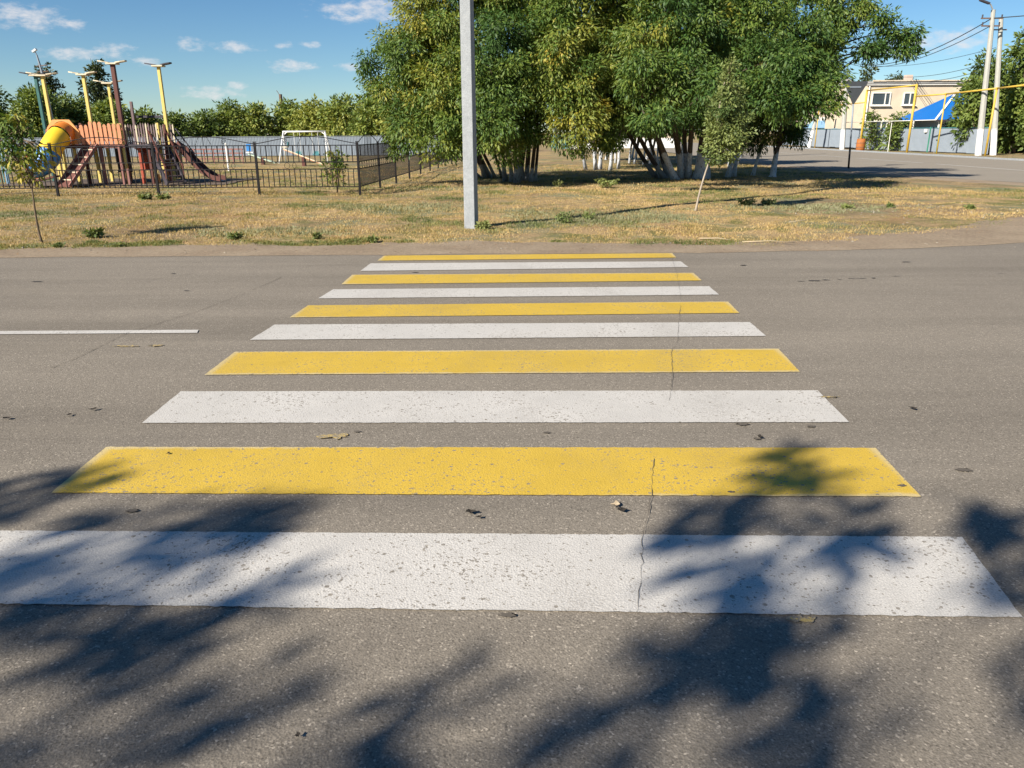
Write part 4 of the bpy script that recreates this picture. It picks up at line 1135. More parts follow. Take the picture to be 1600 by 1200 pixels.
# ------------------------------------------------------------------ corrugated sheet fences
def sheet_mesh(w=1.15, h=1.4, n=10, amp=.02):
    b = MB(); P_ = []
    for i in range(n):
        x = w * i / n; s = w / n
        P_ += [(x, 0), (x + s * .45, 0), (x + s * .55, amp), (x + s * .90, amp)]
    P_.append((w, 0))
    for x, y in P_: b.v += [(x, y, 0.06), (x, y, h)]
    for i in range(len(P_) - 1): b.f.append((2 * i, 2 * i + 2, 2 * i + 3, 2 * i + 1))
    return b.mesh('metal_sheet')
F1 = empty('sheet_metal_fence', (-46, 61, 0), 'long grey corrugated metal fence behind the swing and the playground', 'fence', 'corrugated metal fences')
sm = sheet_mesh(1.15, 1.42)
for i in range(36):
    o = link('metal_sheet', sm, M['zinc'], F1, (i * 1.15, random.uniform(-.01, .01), random.uniform(-.015, .015)))
MB().box((20.7, .05, 1.2), (41.4, .03, .05)).build('rail', M['zinc_cap'], F1)
MB().box((20.7, .0, 1.45), (41.4, .06, .03)).build('cap', M['zinc_cap'], F1)
fa, fb = Vector((33.7, 56.6, 0)), Vector((30.4, 92, 0))
ang = math.atan2(fb.y - fa.y, fb.x - fa.x)
F2 = empty('sheet_metal_fence', fa, 'grey blue corrugated metal fence along the far side of the side street', 'fence', 'corrugated metal fences', rz=ang)
sm2 = sheet_mesh(1.15, 1.78)
NF = int((fb - fa).length / 1.15)
for i in range(NF):
    if 5.4 < i * 1.15 < 6.4: continue
    link('metal_sheet', sm2, M['zinc'], F2, (i * 1.15, random.uniform(-.01, .01), random.uniform(-.03, .02) + (0.08 if i > 14 else 0)))
MB().box((NF * .575, .03, 1.82), (NF * 1.15, .04, .05)).build('cap', M['teal_paint'], F2)
gt = empty('garden_gate', fa + (fb - fa).normalized() * 5.75, 'grey metal garden gate with green posts and a small white mailbox', 'gate', rz=ang)
for x in (0, 1.2): MB().box((x, .06, .95), (.09, .09, 1.9)).build('gate_post', M['green_paint'], gt)
link('metal_sheet', sm2, M['zinc'], gt, (.03, .02, 0))
MB().box((1.75, .10, 1.62), (.28, .12, .26)).build('mailbox', M['trim'], gt, bevel=.01)
MB().box((.2, .08, .95), (.14, .05, .05)).build('gate_handle', M['rust'], gt)

# ------------------------------------------------------------------ houses
def window(parent, x, y, z, w, h, split, facing='-y'):
    f = MB()
    t_ = .09
    for (cx, cz, sx_, sz_) in ((0, h / 2, w + 2 * t_, t_), (0, -h / 2, w + 2 * t_, t_), (-w / 2 - t_ / 2, 0, t_, h - t_), (w / 2 + t_ / 2, 0, t_, h - t_)):
        f.box((x + cx, y - .05, z + cz), (sx_, .10, sz_))
    fo = f.build('window', M['trim'], parent)
    MB().box((x + split, y - .055, z), (.08, .08, h - t_)).build('mullion', M['trim'], fo)
    MB().box((x, y - .012, z), (w, .03, h - t_)).build('pane', M['glass'], fo)
    MB().box((x, y - .12, z - h / 2 - .08), (w + .35, .24, .07)).build('sill', M['trim'], fo)
H1 = empty('house', (37.0, 79.5, 0), 'two storey beige house with white framed windows behind the street fence', 'house')
def h1(x, y, z): return (x - 37.0, y - 79.5, z)
MB().box(h1(37.2, 79.5, 2.85), (9.2, 9, 5.7)).build('wall', M['beige'], H1)
MB().box(h1(37.2, 79.5, 5.80), (9.6, 9.5, .2)).build('roof_slab', M['roof_grey'], H1)
MB().box(h1(37.2, 74.9, 5.62), (9.4, .16, .10)).build('cornice', M['trim'], H1)
for x in np.arange(32.9, 41.6, .62):
    MB().box(h1(x + .3, 74.72, 5.94), (.58, .16, .09 + random.uniform(0, .04))).build('parapet_slab', M['beige'], H1)
window(H1, -3.05, -4.5, 4.40, 1.55, 1.05, .38)
window(H1, -.45, -4.5, 4.40, .95, 1.0, .05)
window(H1, -3.0, -4.5, 1.9, 1.5, 1.2, .3)
window(H1, -.4, -4.5, 1.9, 1.2, 1.2, .1)
MB().tube([h1(32.75, 74.88, 5.5), h1(32.75, 74.88, .2)], .05, 8).build('downpipe', M['trim'], H1, smooth=True)
MB().tube([h1(41.6, 74.88, 5.5), h1(41.6, 74.88, .2)], .05, 8).build('downpipe', M['trim'], H1, smooth=True)
MB().box(h1(38.6, 80, 6.3), (.6, .6, .9)).build('chimney', M['pinkish'], H1)
H2 = empty('house', (37.5, 96, 0), 'pinkish gabled house farther down the street behind the tree bough', 'house')
MB().box((0, 0, 2.2), (7.0, 9, 4.4)).build('wall', M['pinkish'], H2)
MB().prism([(-3.5, 4.4), (3.5, 4.4), (0, 7.0)], -4.5, 4.5).build('gable', M['pinkish'], H2)
for s in (-1, 1): MB().bar((0, 0, 7.08), (s * 3.9, 0, 4.2), 9.4, .10).build('roof_slope', M['roof_grey'], H2)
window(H2, -1.2, -4.5, 4.3, 1.1, 1.1, .2)
window(H2, 1.0, -4.5, 4.3, 1.0, 1.1, .1)
window(H2, -1.0, -4.5, 2.0, 1.6, 1.2, .2)
MB().box((-3.3, -4.9, 2.75), (3.0, .8, .7)).build('balcony_panel', M['trim'], H2)
BS = empty('shed', (34.6, 90.5, 0), 'small shed with pale blue pitched roof behind the street fence', 'shed')
MB().box((0, 0, 1.0), (2.6, 3, 2.0)).build('wall', M['zinc'], BS)
MB().add([(-1.7, -1.8, 1.95), (1.7, -1.8, 1.95), (1.7, 1.8, 1.95), (-1.7, 1.8, 1.95), (-.7, 0, 2.75), (1.2, 0, 2.75)], [(0, 1, 5, 4), (1, 2, 5), (2, 3, 4, 5), (3, 0, 4), (3, 2, 1, 0)]).build('roof', M['roof_lightblue'], BS)
MB().box((0, -1.52, 1.75), (2.4, .03, .10)).build('fascia', M['dark_board'], BS)
H3 = empty('house', (37.2, 66, 0), 'low house with a bright blue sheet metal roof and veranda posts', 'house')
MB().box((.9, 0, 1.22), (7.6, 5.6, 2.44)).build('wall', M['trim'], H3)
hv_ = [(-4.4, -3.4, 2.42), (5.0, -3.4, 2.42), (5.0, 3.4, 2.42), (-4.4, 3.4, 2.42), (-1.3, 0, 4.5), (3.6, 0, 4.5)]
ro = MB().add(hv_, [(0, 1, 5, 4), (1, 2, 5), (2, 3, 4, 5), (3, 0, 4), (3, 2, 1, 0)]).build('roof', M['roof_blue'], H3)
for i in range(30):
    x = -4.3 + i * .31
    k = 1.0 if -1.3 <= x <= 3.6 else (max(0, (x + 4.4) / 3.1) if x < -1.3 else max(0, (5.0 - x) / 1.4))
    a = Vector((x, -3.4, 2.445)); e = Vector((x, -3.4 + 3.4 * k, 2.445 + 2.08 * k))
    if k > .05: MB().bar(a, e, .035, .035).build('roof_rib', M['roof_blue'], ro)
MB().bar((-4.4, -3.4, 2.44), (-1.3, 0, 4.54), .16, .06).build('hip_cap', M['trim'], ro)
MB().box((.3, -3.42, 2.36), (9.4, .06, .14)).build('fascia', M['dark_board'], ro)
window(H3, -1.2, -2.8, 1.75, 1.5, .9, .3)
window(H3, 1.2, -2.8, 1.75, 1.3, .9, .2)
for x in (-4.0, -2.4, .1): MB().box((x, -3.2, 1.2), (.10, .10, 2.4)).build('veranda_post', M['trim'], H3)
FB = empty('boundary_wall', (6.0, 82, 0), 'low white wall with a teal railing far behind the grove', 'wall')
MB().box((1.6, 0, .28), (3.6, .3, .62)).build('wall', M['white_paint'], FB)
MB().box((8.0, 4, .5), (7.0, .3, 1.0)).build('wall', M['white_paint'], FB)
for i in range(18): MB().box((-1.8 + i * .2, .2, .75), (.12, .03, 1.4)).build('slat', M['teal_paint'], FB)
# far building seen between trunks
FH = empty('barn', (18.5, 118, 0), 'long pale low building far away between the tree trunks', 'building')
MB().box((0, 0, 1.1), (9, 5, 2.2)).build('wall', M['beige'], FH)
MB().prism([(-4.8, 2.2), (4.8, 2.2), (4.2, 3.1), (-4.2, 3.1)], -2.8, 2.8).build('roof', M['roof_grey'], FH)

# ------------------------------------------------------------------ street furniture on the right
YS = empty('yield_sign', (15.56, 36.7, 0), 'triangular road sign seen from behind on a black and white post', 'sign')
MB().tube([(0, 0, -.1), (-.05, 0, .95)], .042, 10).build('post_base', M['black_metal'], YS, smooth=True)
MB().tube([(-.05, 0, .95), (-.16, 0, 2.9)], .034, 10).build('post', M['zinc'], YS, smooth=True)
tri = [(-.50, .0), (.50, .0), (.53, -.05), (.05, -.93), (-.05, -.93), (-.53, -.05)]
MB().prism([(x - .17, z + 3.74) for x, z in tri], -.055, -.035).build('plate', M['sign_back'], YS)
MB().box((-.17, -.065, 3.5), (.5, .02, .05)).build('bracket', M['zinc'], YS)
MB().tube([(-.16, 0, 2.85), (-.17, -.02, 3.6)], .034, 10).build('post', M['zinc'], YS, smooth=True)

GP = empty('gas_pipeline', (31, 60, 0), 'overhead yellow gas pipe on slim posts rising over the gateway', 'pipeline')
def gp(*p): return Vector(p) - Vector((31, 60, 0))
line = [(31.6, 40, 4.3), (31.24, 50, 4.23), (31.41, 53, 4.20), (30.56, 57.5, 4.06), (29.75, 60.2, 4.02), (29.75, 60.2, 4.80), (29.56, 68, 4.80), (29.56, 68, 3.88), (29.6, 72, 3.86), (29.52, 78, 3.77), (29.18, 84, 3.70), (29.0, 92, 3.6)]
for a, b2 in zip(line[:-1], line[1:]):
    MB().tube([gp(*a), gp(*b2)], .055 if a[1] < 60.3 else .045, 10).build('pipe', M['gas_yellow'], GP, smooth=True)
    MB().tube([gp(*b2) - Vector((0, 0, .07)), gp(*b2) + Vector((0, 0, .07))], .075, 8).build('elbow', M['gas_yellow'], GP, smooth=True)
for (x, y, z, r) in [(31.41, 53, 4.2, .065), (30.56, 57.5, 4.06, .05), (29.75, 60.2, 4.8, .085), (29.56, 68, 4.8, .085), (29.6, 72, 3.86, .05), (29.52, 78, 3.77, .05), (29.18, 84, 3.7, .05), (29.1, 88, 3.6, .04), (31.3, 47, 4.25, .06)]:
    MB().tube([gp(x, y, -.1), gp(x, y, z)], r, 10).build('support_post', M['gas_yellow'], GP, smooth=True)
MB().tube([gp(30.2, 57.6, 2.35), gp(29.7, 72, 2.35)], .025, 8).build('thin_pipe', M['trim'], GP, smooth=True)
MB().tube([gp(30.1, 64, 0), gp(30.1, 64, 2.35)], .025, 8).build('thin_post', M['trim'], GP)

def concrete_pole(label, base, top, r0, r1, extras=None):
    e = empty('street_pole', base, label, 'pole', 'concrete poles along the side street')
    T_ = Vector(top) - Vector(base)
    MB().tube([(0, 0, -.1), tuple(T_)], [r0, r1], 8).build('shaft', M['concrete_warm'], e)
    if extras: extras(e, T_)
    return e
def lamp_ex(e, T_):
    for dz, L in ((-.5, .7), (-.95, .6)):
        MB().bar(T_ + Vector((-L, 0, dz)), T_ + Vector((L, 0, dz)), .08, .08).build('crossarm', M['rust'], e)
        for s in (-1, 1): MB().tube([T_ + Vector((s * L * .9, 0, dz + .04)), T_ + Vector((s * L * .9, 0, dz + .22))], .045, 8).build('insulator', M['dark_board'], e)
    MB().tube([T_ + Vector((0, 0, -.05)), T_ + Vector((-.35, -.2, .28)), T_ + Vector((-.55, -.3, .35))], .04, 8).build('lamp_arm', M['lamp'], e)
    MB().box(T_ + Vector((-.85, -.35, .42)), (.7, .22, .12), Matrix.Rotation(R(18), 3, 'Y')).build('lamp_head', M['dark_board'], e, bevel=.03)
concrete_pole('tall concrete pole with street lamp and crossarms at the right', (31.9, 54.6, 0), (31.1, 54.4, 9.0), .22, .13, lamp_ex)
concrete_pole('second concrete pole close behind the lamp pole, its top leaning towards it', (33.1, 54.9, 0), (32.1, 55.1, 8.6), .21, .13, lambda e, T_: MB().bar(T_ + Vector((-.5, 0, -.7)), T_ + Vector((.5, 0, -.7)), .07, .07).build('crossarm', M['rust'], e))
concrete_pole('concrete pole with bright white painted base beside the pale blue shed roof', (29.28, 70.9, 0), (29.0, 71, 5.6), .22, .16)
concrete_pole('slimmer white based pole in front of the shed, farther down the street', (29.3, 79.0, 0), (30.0, 79, 5.0), .18, .13)
concrete_pole('white painted pole standing behind the grove at the near street edge', (14.9, 52.5, 0), (14.7, 52.5, 8.0), .24, .15)
BR = empty('barrel', (29.0, 66.6, 0), 'rusty orange barrel standing by the fence under the yellow green shrub', 'barrel')
MB().tube([(0, 0, 0), (0, 0, .02), (0, 0, .35), (0, 0, .65), (0, 0, 1.0), (0, 0, 1.02)], [.28, .33, .35, .35, .33, .27], 18).build('drum', M['orange_barrel'], BR, smooth=True)
for z in (.35, .68): MB().tube([(0, 0, z - .02), (0, 0, z + .02)], .36, 18).build('hoop', M['rust'], BR)

def wire(label, a, b, sag, r=.018, n=24):
    a, b = Vector(a), Vector(b)
    o = MB().tube([a.lerp(b, i / n) - Vector((0, 0, sag * 4 * (i / n) * (1 - i / n))) for i in range(n + 1)], r, 5).build('overhead_wire', M['wire'], None, smooth=True)
    tag(o, label, 'wire', 'overhead wires')
wire('thickest overhead wire leaving the lamp pole towards the houses, topmost', (31.1, 54.4, 8.5), (40, 98, 9.4), 1.3, .032)
wire('overhead wire just below the topmost one at the lamp pole', (31.1, 54.4, 8.05), (40, 98, 9.2), 1.2, .026)
wire('faint thin wire crossing the sky below the thick pair', (32.6, 56, 6.9), (38.5, 90, 8.4), .5, .016)
wire('thin wire running just above the beige roof', (32.6, 58, 5.9), (38, 84, 7.0), .4, .018)
wire('lowest thin wire touching the beige roof line', (32.6, 58, 5.5), (37.4, 80, 6.4), .4, .018)
wire('short wire leaving the picture at the upper right', (31.1, 54.4, 8.5), (42, 40, 9.0), .3, .03)

LP = empty('street_lamp', (-25.3, 45, 0), 'slim leaning street lamp with crossarms behind the playground posts', 'street lamp')
MB().tube([(0, 0, -.1), (-.15, 0, 4.8), (-.28, 0, 5.75)], [.09, .07, .04], 8).build('mast', M['zinc'], LP)
MB().box((-.36, 0, 5.98), (.26, .14, .10), Matrix.Rotation(R(-30), 3, 'Y')).build('lamp_head', M['lamp'], LP)
MB().tube([(-.28, 0, 5.75), (-.36, 0, 5.98)], .03, 6).build('arm', M['zinc'], LP)
for z in (4.9, 5.2): MB().bar((-.45, 0, z), (.2, 0, z + .05), .04, .04).build('crossarm', M['rust'], LP)
CH = empty('chimney_pole', (-23.0, 82, 0), 'thin dark pole sticking out above the trees left of the swing', 'pole')
MB().tube([(0, 0, 0), (0, 0, 5.4)], [.2, .16], 8).build('shaft', M['rust'], CH)
MB().tube([(0, 0, 5.2), (-.35, 0, 5.75)], .03, 5).build('branch', M['rust'], CH)

# ------------------------------------------------------------------ grass, weeds, sticks, fallen leaves
def grass_patch(name, label, n_tuft, xr, yr, hr, blades, rad, tint_f, seed, width=.006, near_bias=1.0, test=True, mat='grass', cat='grass'):
    rng = np.random.default_rng(seed)
    u = rng.random(n_tuft) ** near_bias
    y = yr[0] + (yr[1] - yr[0]) * u
    half = (xr[1] - xr[0]) / 2
    x = xr[0] + (xr[1] - xr[0]) * rng.random(n_tuft)
    keep = (np.abs(x) < 2.5 + y * 0.72)
    if test: keep &= in_lawn(x, y, -0.25 + 0.3 * rng.random(n_tuft) ** 2)
    x, y = x[keep], y[keep]
    z = np.array([gz(a, b) for a, b in zip(x, y)])
    T = np.array([tint_f(a, b) for a, b in zip(x, y)])
    ok = T[:, 1] > 0
    x, y, z, T = x[ok], y[ok], z[ok], T[ok]
    N = len(x) * blades
    bx = np.repeat(x, blades) + rng.normal(size=N) * rad
    by = np.repeat(y, blades) + rng.normal(size=N) * rad
    bz = np.repeat(z, blades) - 0.008
    h = rng.uniform(hr[0], hr[1], N) * np.repeat(T[:, 1], blades)
    a = rng.random(N) * 2 * np.pi
    lean = rng.normal(size=(N, 2)) * 0.55
    dx, dy = np.cos(a) * width, np.sin(a) * width
    V = np.zeros((N, 3, 3))
    V[:, 0] = np.stack([bx - dx, by - dy, bz], 1)
    V[:, 1] = np.stack([bx + dx, by + dy, bz], 1)
    V[:, 2] = np.stack([bx + lean[:, 0] * h, by + lean[:, 1] * h, bz + h], 1)
    me = bpy.data.meshes.new(name)
    me.vertices.add(3 * N); me.vertices.foreach_set('co', V.astype(np.float32).ravel())
    me.loops.add(3 * N); me.loops.foreach_set('vertex_index', np.arange(3 * N, dtype=np.int32))
    me.polygons.add(N); me.polygons.foreach_set('loop_start', np.arange(0, 3 * N, 3, dtype=np.int32))
    me.polygons.foreach_set('loop_total', np.full(N, 3, dtype=np.int32))
    at = me.attributes.new('tint', 'FLOAT', 'FACE')
    at.data.foreach_set('value', np.clip(np.repeat(T[:, 0], blades) + rng.normal(size=N) * .12, 0, 1).astype(np.float32))
    me.update(); me.validate()
    o = link(name, me, M[mat])
    tag(o, label, cat, kind='stuff')


def lawn_tint(x, y):
    n1 = noise.noise((x * .45, y * .45, 1.3)); n2 = noise.noise((x * 1.4, y * 1.4, 9.2)); n3 = noise.noise((x * .2, y * .2, 4.4))
    n4 = noise.noise((x * 3.2, y * 3.2, 6.1))
    t_ = 0.70 - 1.05 * max(0.0, n1 * 1.0 + n2 * .6 + n4 * .35 - .04) + .22 * n3 + .18 * n4
    if y < 12.9 and x < 3: t_ -= 0.22 * max(0, 1 + n2 - (y - 11.9))
    if 0 < x < 3.4 and 14 < y < 17.5: t_ -= .25 * max(0, .6 + n2)
    dens_ = 0.7 + .6 * n2 + .3 * n1
    if x > 5.5 and y < 20 and noise.noise((x * .5, y * .7, 2.2)) > -.05: dens_ -= .55     # bare stony corner
    return (t_, max(0.0, min(1.3, dens_)) if dens_ > .12 else 0.0)


grass_patch('dry_grass', 'short dry yellow grass covering the lawn beyond the road', 34000, (-16, 17), (11.6, 23), (.02, .075), 7, .05, lawn_tint, 1, .007, 1.25)
grass_patch('dry_grass', 'dry grass around the iron fence and under the trees', 13000, (-20, 13), (22, 42), (.03, .10), 6, .07, lawn_tint, 2, .011, 1.3)


def sage_tint(x, y):
    k = max(1 - math.hypot((x - 1.9) / 2.3, (y - 15.9) / 1.7), 1 - math.hypot((x + 2.6) / 2.0, (y - 18.2) / 1.2), 1 - math.hypot((x - 6.6) / 2.2, (y - 17.6) / 1.0), 1 - math.hypot((x + 4.2) / 1.6, (y - 13.6) / .7))
    k += .55 * noise.noise((x * 1.6, y * 1.6, 5.2)) + .25 * noise.noise((x * 5, y * 5, 1.2))
    return (.45 + .4 * noise.noise((x * 2.2, y * 2.2, 3.7)), .6 + .6 * k if k > .12 else 0.0)


grass_patch('wormwood', 'dull grey green wormwood growing in patches on the dry lawn', 14000, (-7, 9.5), (12.8, 20), (.02, .08), 6, .035, sage_tint, 9, .010, mat='leaf_sage', cat='weed')


def creep_tint(x, y):
    n = noise.noise((x * .55, 3.3, 8.8)) + .5 * noise.noise((x * 2.1, y * 2.1, 1.1))
    e = float(np.interp(x, [p[0] for p in GRASS[:9]], [p[1] for p in GRASS[:9]]))
    k = 1 - abs(y - e - .30 - .22 * noise.noise((x * 1.3, 5.5, 2))) / (.30 + .25 * noise.noise((x * .9, 1.5, 7)))
    if x > -1.3: n -= .6
    return (.24 + .35 * noise.noise((x * 3, y * 3, 2)), .75 + .5 * noise.noise((x * 5, y * 5, 8)) if (n > -.05 and k > -.3 * noise.noise((x * 4, y * 4, 3)) and k > .1) else 0.0)


grass_patch('creeping_weeds', 'strip of low green creeping weeds along the dusty road edge', 26000, (-10, 5), (11.5, 13.1), (.015, .065), 5, .035, creep_tint, 5, .011)


def plant(name, label, x, y, h, n, leaf, seed, tint=.4, group=None, mat='leaf_weed', spread=.5):
    rr = random.Random(seed); rng = np.random.default_rng(seed)
    e = empty(name, (x, y, gz(x, y)), label, 'weed', group)
    mb = MB(); C0 = []; O = []
    for i in range(n):
        a = rr.uniform(0, 6.28); r = h * spread * rr.uniform(.3, 1)
        tip = Vector((math.cos(a) * r, math.sin(a) * r, h * rr.uniform(.5, 1)))
        limb(mb, (0, 0, -.01), tip, .004, .0015, rr, .1, 4, 4)
        for k in (.4, .65, .85, 1):
            C0.append(tip * k); O.append(Vector((math.cos(a), math.sin(a), .4)).normalized())
    mb.build('stems', M['bark_thin'], e)
    C0 = np.array([tuple(c) for c in C0]); O = np.array([tuple(c) for c in O])
    me = leaves_mesh('leaves', C0, O, np.full(len(C0), tint) + rng.normal(size=len(C0)) * .15, 5, leaf * .5, (leaf, leaf * .5), .1, rng)
    link('leaves', me, M[mat], e)


WG = 'green weeds on the dry lawn'
for i, (x, y, h, n, lf, lb) in enumerate([
    (-6.95, 13.0, .16, 8, .09, 'broad leaved green weed near the thin young tree'),
    (-9.75, 21.0, .15, 26, .08, 'wide low green weed in front of the second iron fence post'),
    (-9.25, 21.0, .13, 22, .08, 'low green weed at the foot of an iron fence post'),
    (-4.55, 12.75, .12, 10, .06, 'dark green weed at the grass edge left of the crossing'),
    (-3.2, 12.7, .09, 10, .05, 'low green weed at the grass edge halfway to the concrete pole'),
    (-.50, 14.05, .15, 10, .07, 'green weed at the foot of the concrete pole'),
    (1.0, 14.9, .22, 12, .05, 'grey green upright weed right of the concrete pole'),
    (1.55, 15.6, .16, 14, .05, 'grey green bushy weed farther right of the concrete pole'),
    (2.95, 24.6, .38, 22, .07, 'large grey green weed in front of the grove shade'),
    (5.40, 18.0, .16, 22, .06, 'low green weed right of the leaning sapling'),
    (5.95, 18.1, .15, 16, .06, 'second low green weed right of the leaning sapling'),
    (7.5, 17.5, .10, 16, .05, 'low grey weed on the bare stony ground, leftmost'),
    (8.41, 17.4, .09, 12, .05, 'low grey weed on the bare stony ground, middle one'),
    (9.9, 16.95, .10, 14, .05, 'low grey weed on the bare stony ground, rightmost'),
    (-6.1, 12.05, .07, 18, .04, 'creeping green weed along the dusty road edge at the left'),
    (-7.0, 11.95, .07, 18, .04, 'creeping green weed at the road edge below the young tree'),
    (-2.2, 12.3, .09, 12, .05, 'dark low weed at the road edge nearest the crossing'),
    (1.5, 25.2, .25, 10, .06, 'thin weed in the sun before the dark grove shadow'),
]):
    plant('weed', lb, x, y, h * .8, n, lf, 300 + i, .3 + .3 * (i % 3), WG, mat='leaf_elm' if 'grey' in lb else 'leaf_weed', spread=1.5 if n > 15 else 1.0)

for i, (a, b, lb) in enumerate([((3.0, 12.35), (3.5, 12.15), 'pale dry stick lying at the road edge right of the crossing'), ((3.6, 12.05), (4.4, 12.0), 'thin straw coloured stick lying on the dusty shoulder'), ((5.2, 14.6), (5.9, 15.0), 'dry branch lying on the lawn below the leaning sapling')]):
    z = gz(*a) + .02
    tag(MB().tube([(a[0], a[1], z), ((a[0] + b[0]) / 2 + .03, (a[1] + b[1]) / 2 + .02, z + .015), (b[0], b[1], gz(*b) + .02)], [.010, .008, .004], 6).build('stick', M['stick'], smooth=True), lb, 'stick', 'dry sticks')

# dry litter blown against the road edge
mb = MB(); rr = random.Random(44)
for i in range(1500):
    x = rr.uniform(-11, 12)
    e = float(np.interp(x, GX, GY))
    y = e + rr.gauss(-.05, .38)
    if y < 11.05: continue
    s = rr.uniform(.006, .022)
    z = max(gz(x, y) + .012, .008) + rr.uniform(0, .008)
    a = rr.uniform(0, 6.28); d = Vector((math.cos(a), math.sin(a), rr.uniform(-.3, .3))) * s; e2 = Vector((-math.sin(a), math.cos(a), rr.uniform(-.4, .4))) * s * .45
    c = Vector((x, y, z))
    mb.add([c - d, c + e2, c + d * 1.1, c - e2], [(0, 1, 2, 3)])
tag(mb.build('dry_litter', paint('dry_litter', (0.26, 0.17, 0.09), .9, .5, 3)), 'scattered dry leaf litter along the dusty road edge', 'litter', kind='stuff')

# stones on the bare corner
mb = MB(); rr = random.Random(12)
for i in range(200):
    x, y = rr.gauss(8.2, 1.7), rr.gauss(16.9, .9)
    if i % 4 == 0: x, y = rr.uniform(-8, 9), rr.uniform(11.2, 12.2)
    s = rr.uniform(.004, .014)
    z = max(gz(x, y), .0) + s * .3
    v = [Vector((rr.gauss(0, 1), rr.gauss(0, 1), rr.gauss(0, 1))).normalized() * s * rr.uniform(.7, 1.2) for _ in range(2)]
    mb.box((x, y, z), (s * 2 * rr.uniform(.6, 1.2), s * 2, s * 1.2), Matrix.Rotation(rr.uniform(0, 3), 3, 'Z') @ Matrix.Rotation(rr.uniform(-.5, .5), 3, 'X'))
tag(mb.build('gravel', paint('pale_stones', (0.34, 0.30, 0.24), .9, .2)), 'loose pale stones and gravel on the bare corner and shoulder', 'gravel', kind='stuff')

def dead_leaf(x, y, s, seed, label, rz, mat):
    rr = random.Random(seed)
    pts = []
    for k in range(11):
        a = 2 * math.pi * k / 11
        r = s * (1 if k % 2 else .62) * rr.uniform(.8, 1.2)
        pts.append((math.cos(a) * r, math.sin(a) * r * .65, .004 + abs(math.cos(a)) * s * .35 * rr.uniform(.3, 1)))
    mb = MB(); mb.v = [(0, 0, .003)] + pts
    mb.f = [(0, 1 + k, 1 + (k + 1) % 11) for k in range(11)]
    o = mb.build('fallen_leaf', mat, None, (x, y, .009)); o.rotation_euler = (0, 0, rz)
    md = o.modifiers.new('thick', 'SOLIDIFY'); md.thickness = .0012
    tag(o, label, 'leaf', 'fallen leaves on the road')
for i, (x, y, s, lb) in enumerate([(-.19, 3.14, .028, 'larger of two dark dry leaves lying between the two nearest stripes'), (-.15, 3.09, .017, 'smaller of two dark dry leaves lying between the two nearest stripes'), (.50, 3.15, .03, 'dark crumpled leaf between the nearest white and yellow stripe, by the crack'), (1.40, 4.02, .026, 'dark leaf between the nearest yellow and second white stripe, at the right'), (2.49, 4.48, .03, 'dark leaf on bare asphalt right of the second white stripe'), (-2.63, 4.54, .026, 'dark leaf on asphalt left of the second white stripe, nearest to it'), (-2.73, 4.44, .022, 'dark leaf on asphalt left of the second white stripe, middle of three'), (-3.08, 4.39, .03, 'dark leaf on asphalt at the left picture edge'), (-1.86, 3.83, .015, 'tiny dark leaf on the nearest yellow stripe'), (-.62, 1.78, .012, 'tiny dark leaf on the asphalt nearest the viewer')]):
    dead_leaf(x, y, s, i, lb, random.uniform(0, 6), M['dry_leaf'])
dead_leaf(.475, 3.20, .035, 77, 'pale dry leaf stem beside the dark crumpled leaf', 1.0, M['stick'])

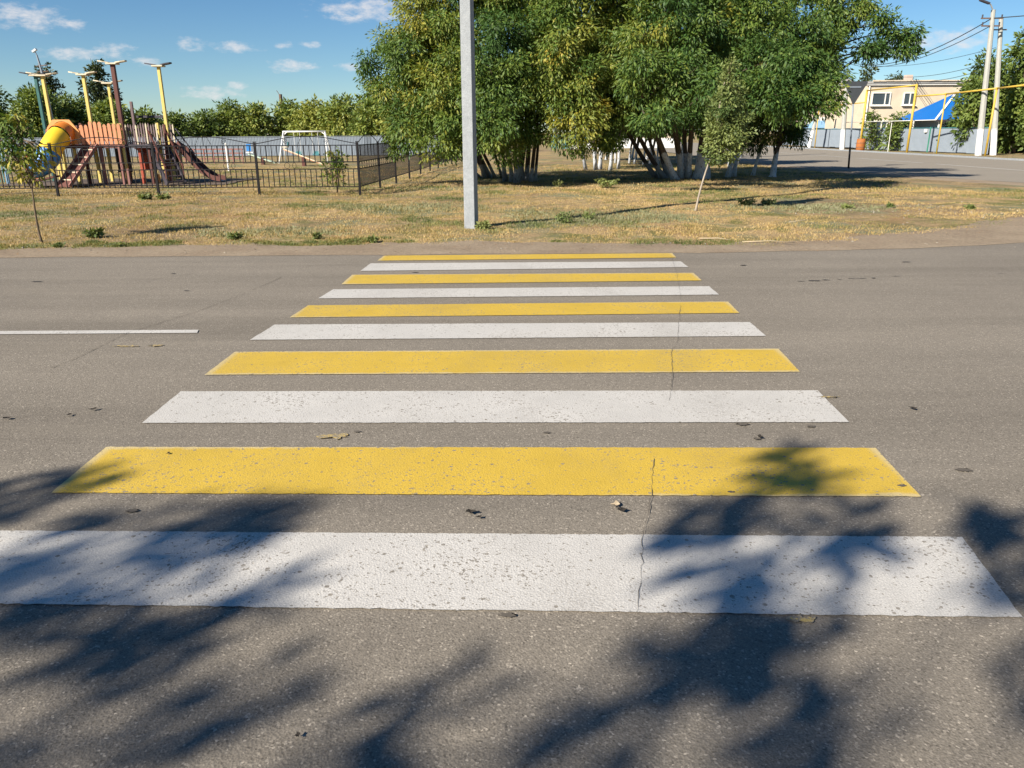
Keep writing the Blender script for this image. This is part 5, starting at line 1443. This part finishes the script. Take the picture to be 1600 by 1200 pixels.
# ------------------------------------------------------------------ behind the viewer: the roadside tree whose boughs shade the near asphalt
SH = [(-2.28,3.56,0.16,0.11),(-2.37,3.25,0.15,0.12),(-1.85,3.16,0.18,0.10),(-1.36,3.11,0.15,0.09),(-1.14,3.15,0.18,0.10),(-1.28,2.88,0.19,0.12),(-1.90,2.69,0.23,0.15),(-1.59,2.59,0.17,0.09),(-0.94,2.50,0.10,0.05),(-1.28,2.38,0.14,0.12),(-1.24,2.20,0.17,0.14),(-1.73,2.33,0.14,0.09),(-1.28,1.79,0.10,0.11),(-0.89,1.92,0.12,0.12),(-0.29,1.86,0.09,0.11),(-0.50,1.66,0.08,0.05),(1.47,3.59,0.20,0.23),(1.16,3.14,0.15,0.10),(0.83,2.98,0.11,0.09),(1.49,3.01,0.17,0.09),(0.90,2.71,0.13,0.14),(1.34,2.73,0.10,0.13),(2.15,3.08,0.17,0.09),(1.91,2.60,0.10,0.24),(0.58,2.12,0.17,0.14),(0.77,2.27,0.13,0.07),(1.59,1.97,0.06,0.19),(0.07,1.81,0.07,0.06),(0.29,1.81,0.07,0.06),(0.93,1.78,0.11,0.13),(0.92,2.08,0.12,0.17),(0.98,2.38,0.10,0.12)]
rr = random.Random(21)
lobes_b = []; CB = []; OB = []; TB = []; NB = []
base = Vector((-12.0, -10.5, 0))
for (x, y, a, b) in SH:
    z = rr.uniform(5.6, 7.4)
    c = Vector((x, y, 0)) + SUN_VEC * (z / SUN_VEC.z)
    lobes_b.append((c.x, c.y, c.z, max(a, b) * .8))
    for k in range(max(3, int(3 + 150 * a * b))):
        for _ in range(20):
            u, v, w = rr.uniform(-1, 1), rr.uniform(-1, 1), rr.uniform(-1, 1)
            if u * u + v * v + w * w < 1: break
        CB.append((c.x + u * a * .9, c.y + v * b * .9, c.z + w * .09)); OB.append((u, v, w)); TB.append(.3)
for i in range(26):
    a = rr.uniform(0, 6.28); q = rr.uniform(.4, 2.8)
    lobes_b.append((-15.5 + math.cos(a) * q, -14.5 + math.sin(a) * q * .9, 6.5 + rr.uniform(-2.2, 2.4), rr.uniform(.7, 1.0)))
RB = empty('maple_tree', base, 'roadside tree behind the viewer, its boughs throwing shadow on the near asphalt', 'tree')
mb = MB(); pts = limb(mb, (0, 0, -.1), (.2, .4, 6.2), .26, .14, rr, .04, 10, 8); mb.build('trunk', M['bark_wash'], RB, smooth=True)
mb = MB()
for i, (x, y, z, r) in enumerate(lobes_b):
    q = Vector((x, y, z)) - base
    if i < len(SH):
        if i % 5 == 0:
            hub = q + Vector((rr.uniform(-.3, .1), -1.2, -.3)); limb(mb, pts[-1 - (i % 3)], hub, .035, .012, rr, .05, 6, 7)
        limb(mb, hub, q, .008, .003, rr, .05, 5, 5)
    else: limb(mb, pts[rr.randint(4, 8)], q, .05, .012, rr, .1, 6, 6)
mb.build('branches', M['bark'], RB, smooth=True)
rng = np.random.default_rng(77)
C0, O, T = clumps(lobes_b[len(SH):], rng, 45)
me = leaves_mesh('crown', np.concatenate([C0, np.array(CB)]) - np.array(base), np.concatenate([O, np.array(OB)]), np.concatenate([T, np.array(TB)]), 12, .09, (.15, .06), .4, rng)
link('crown', me, M['leaf'], RB)
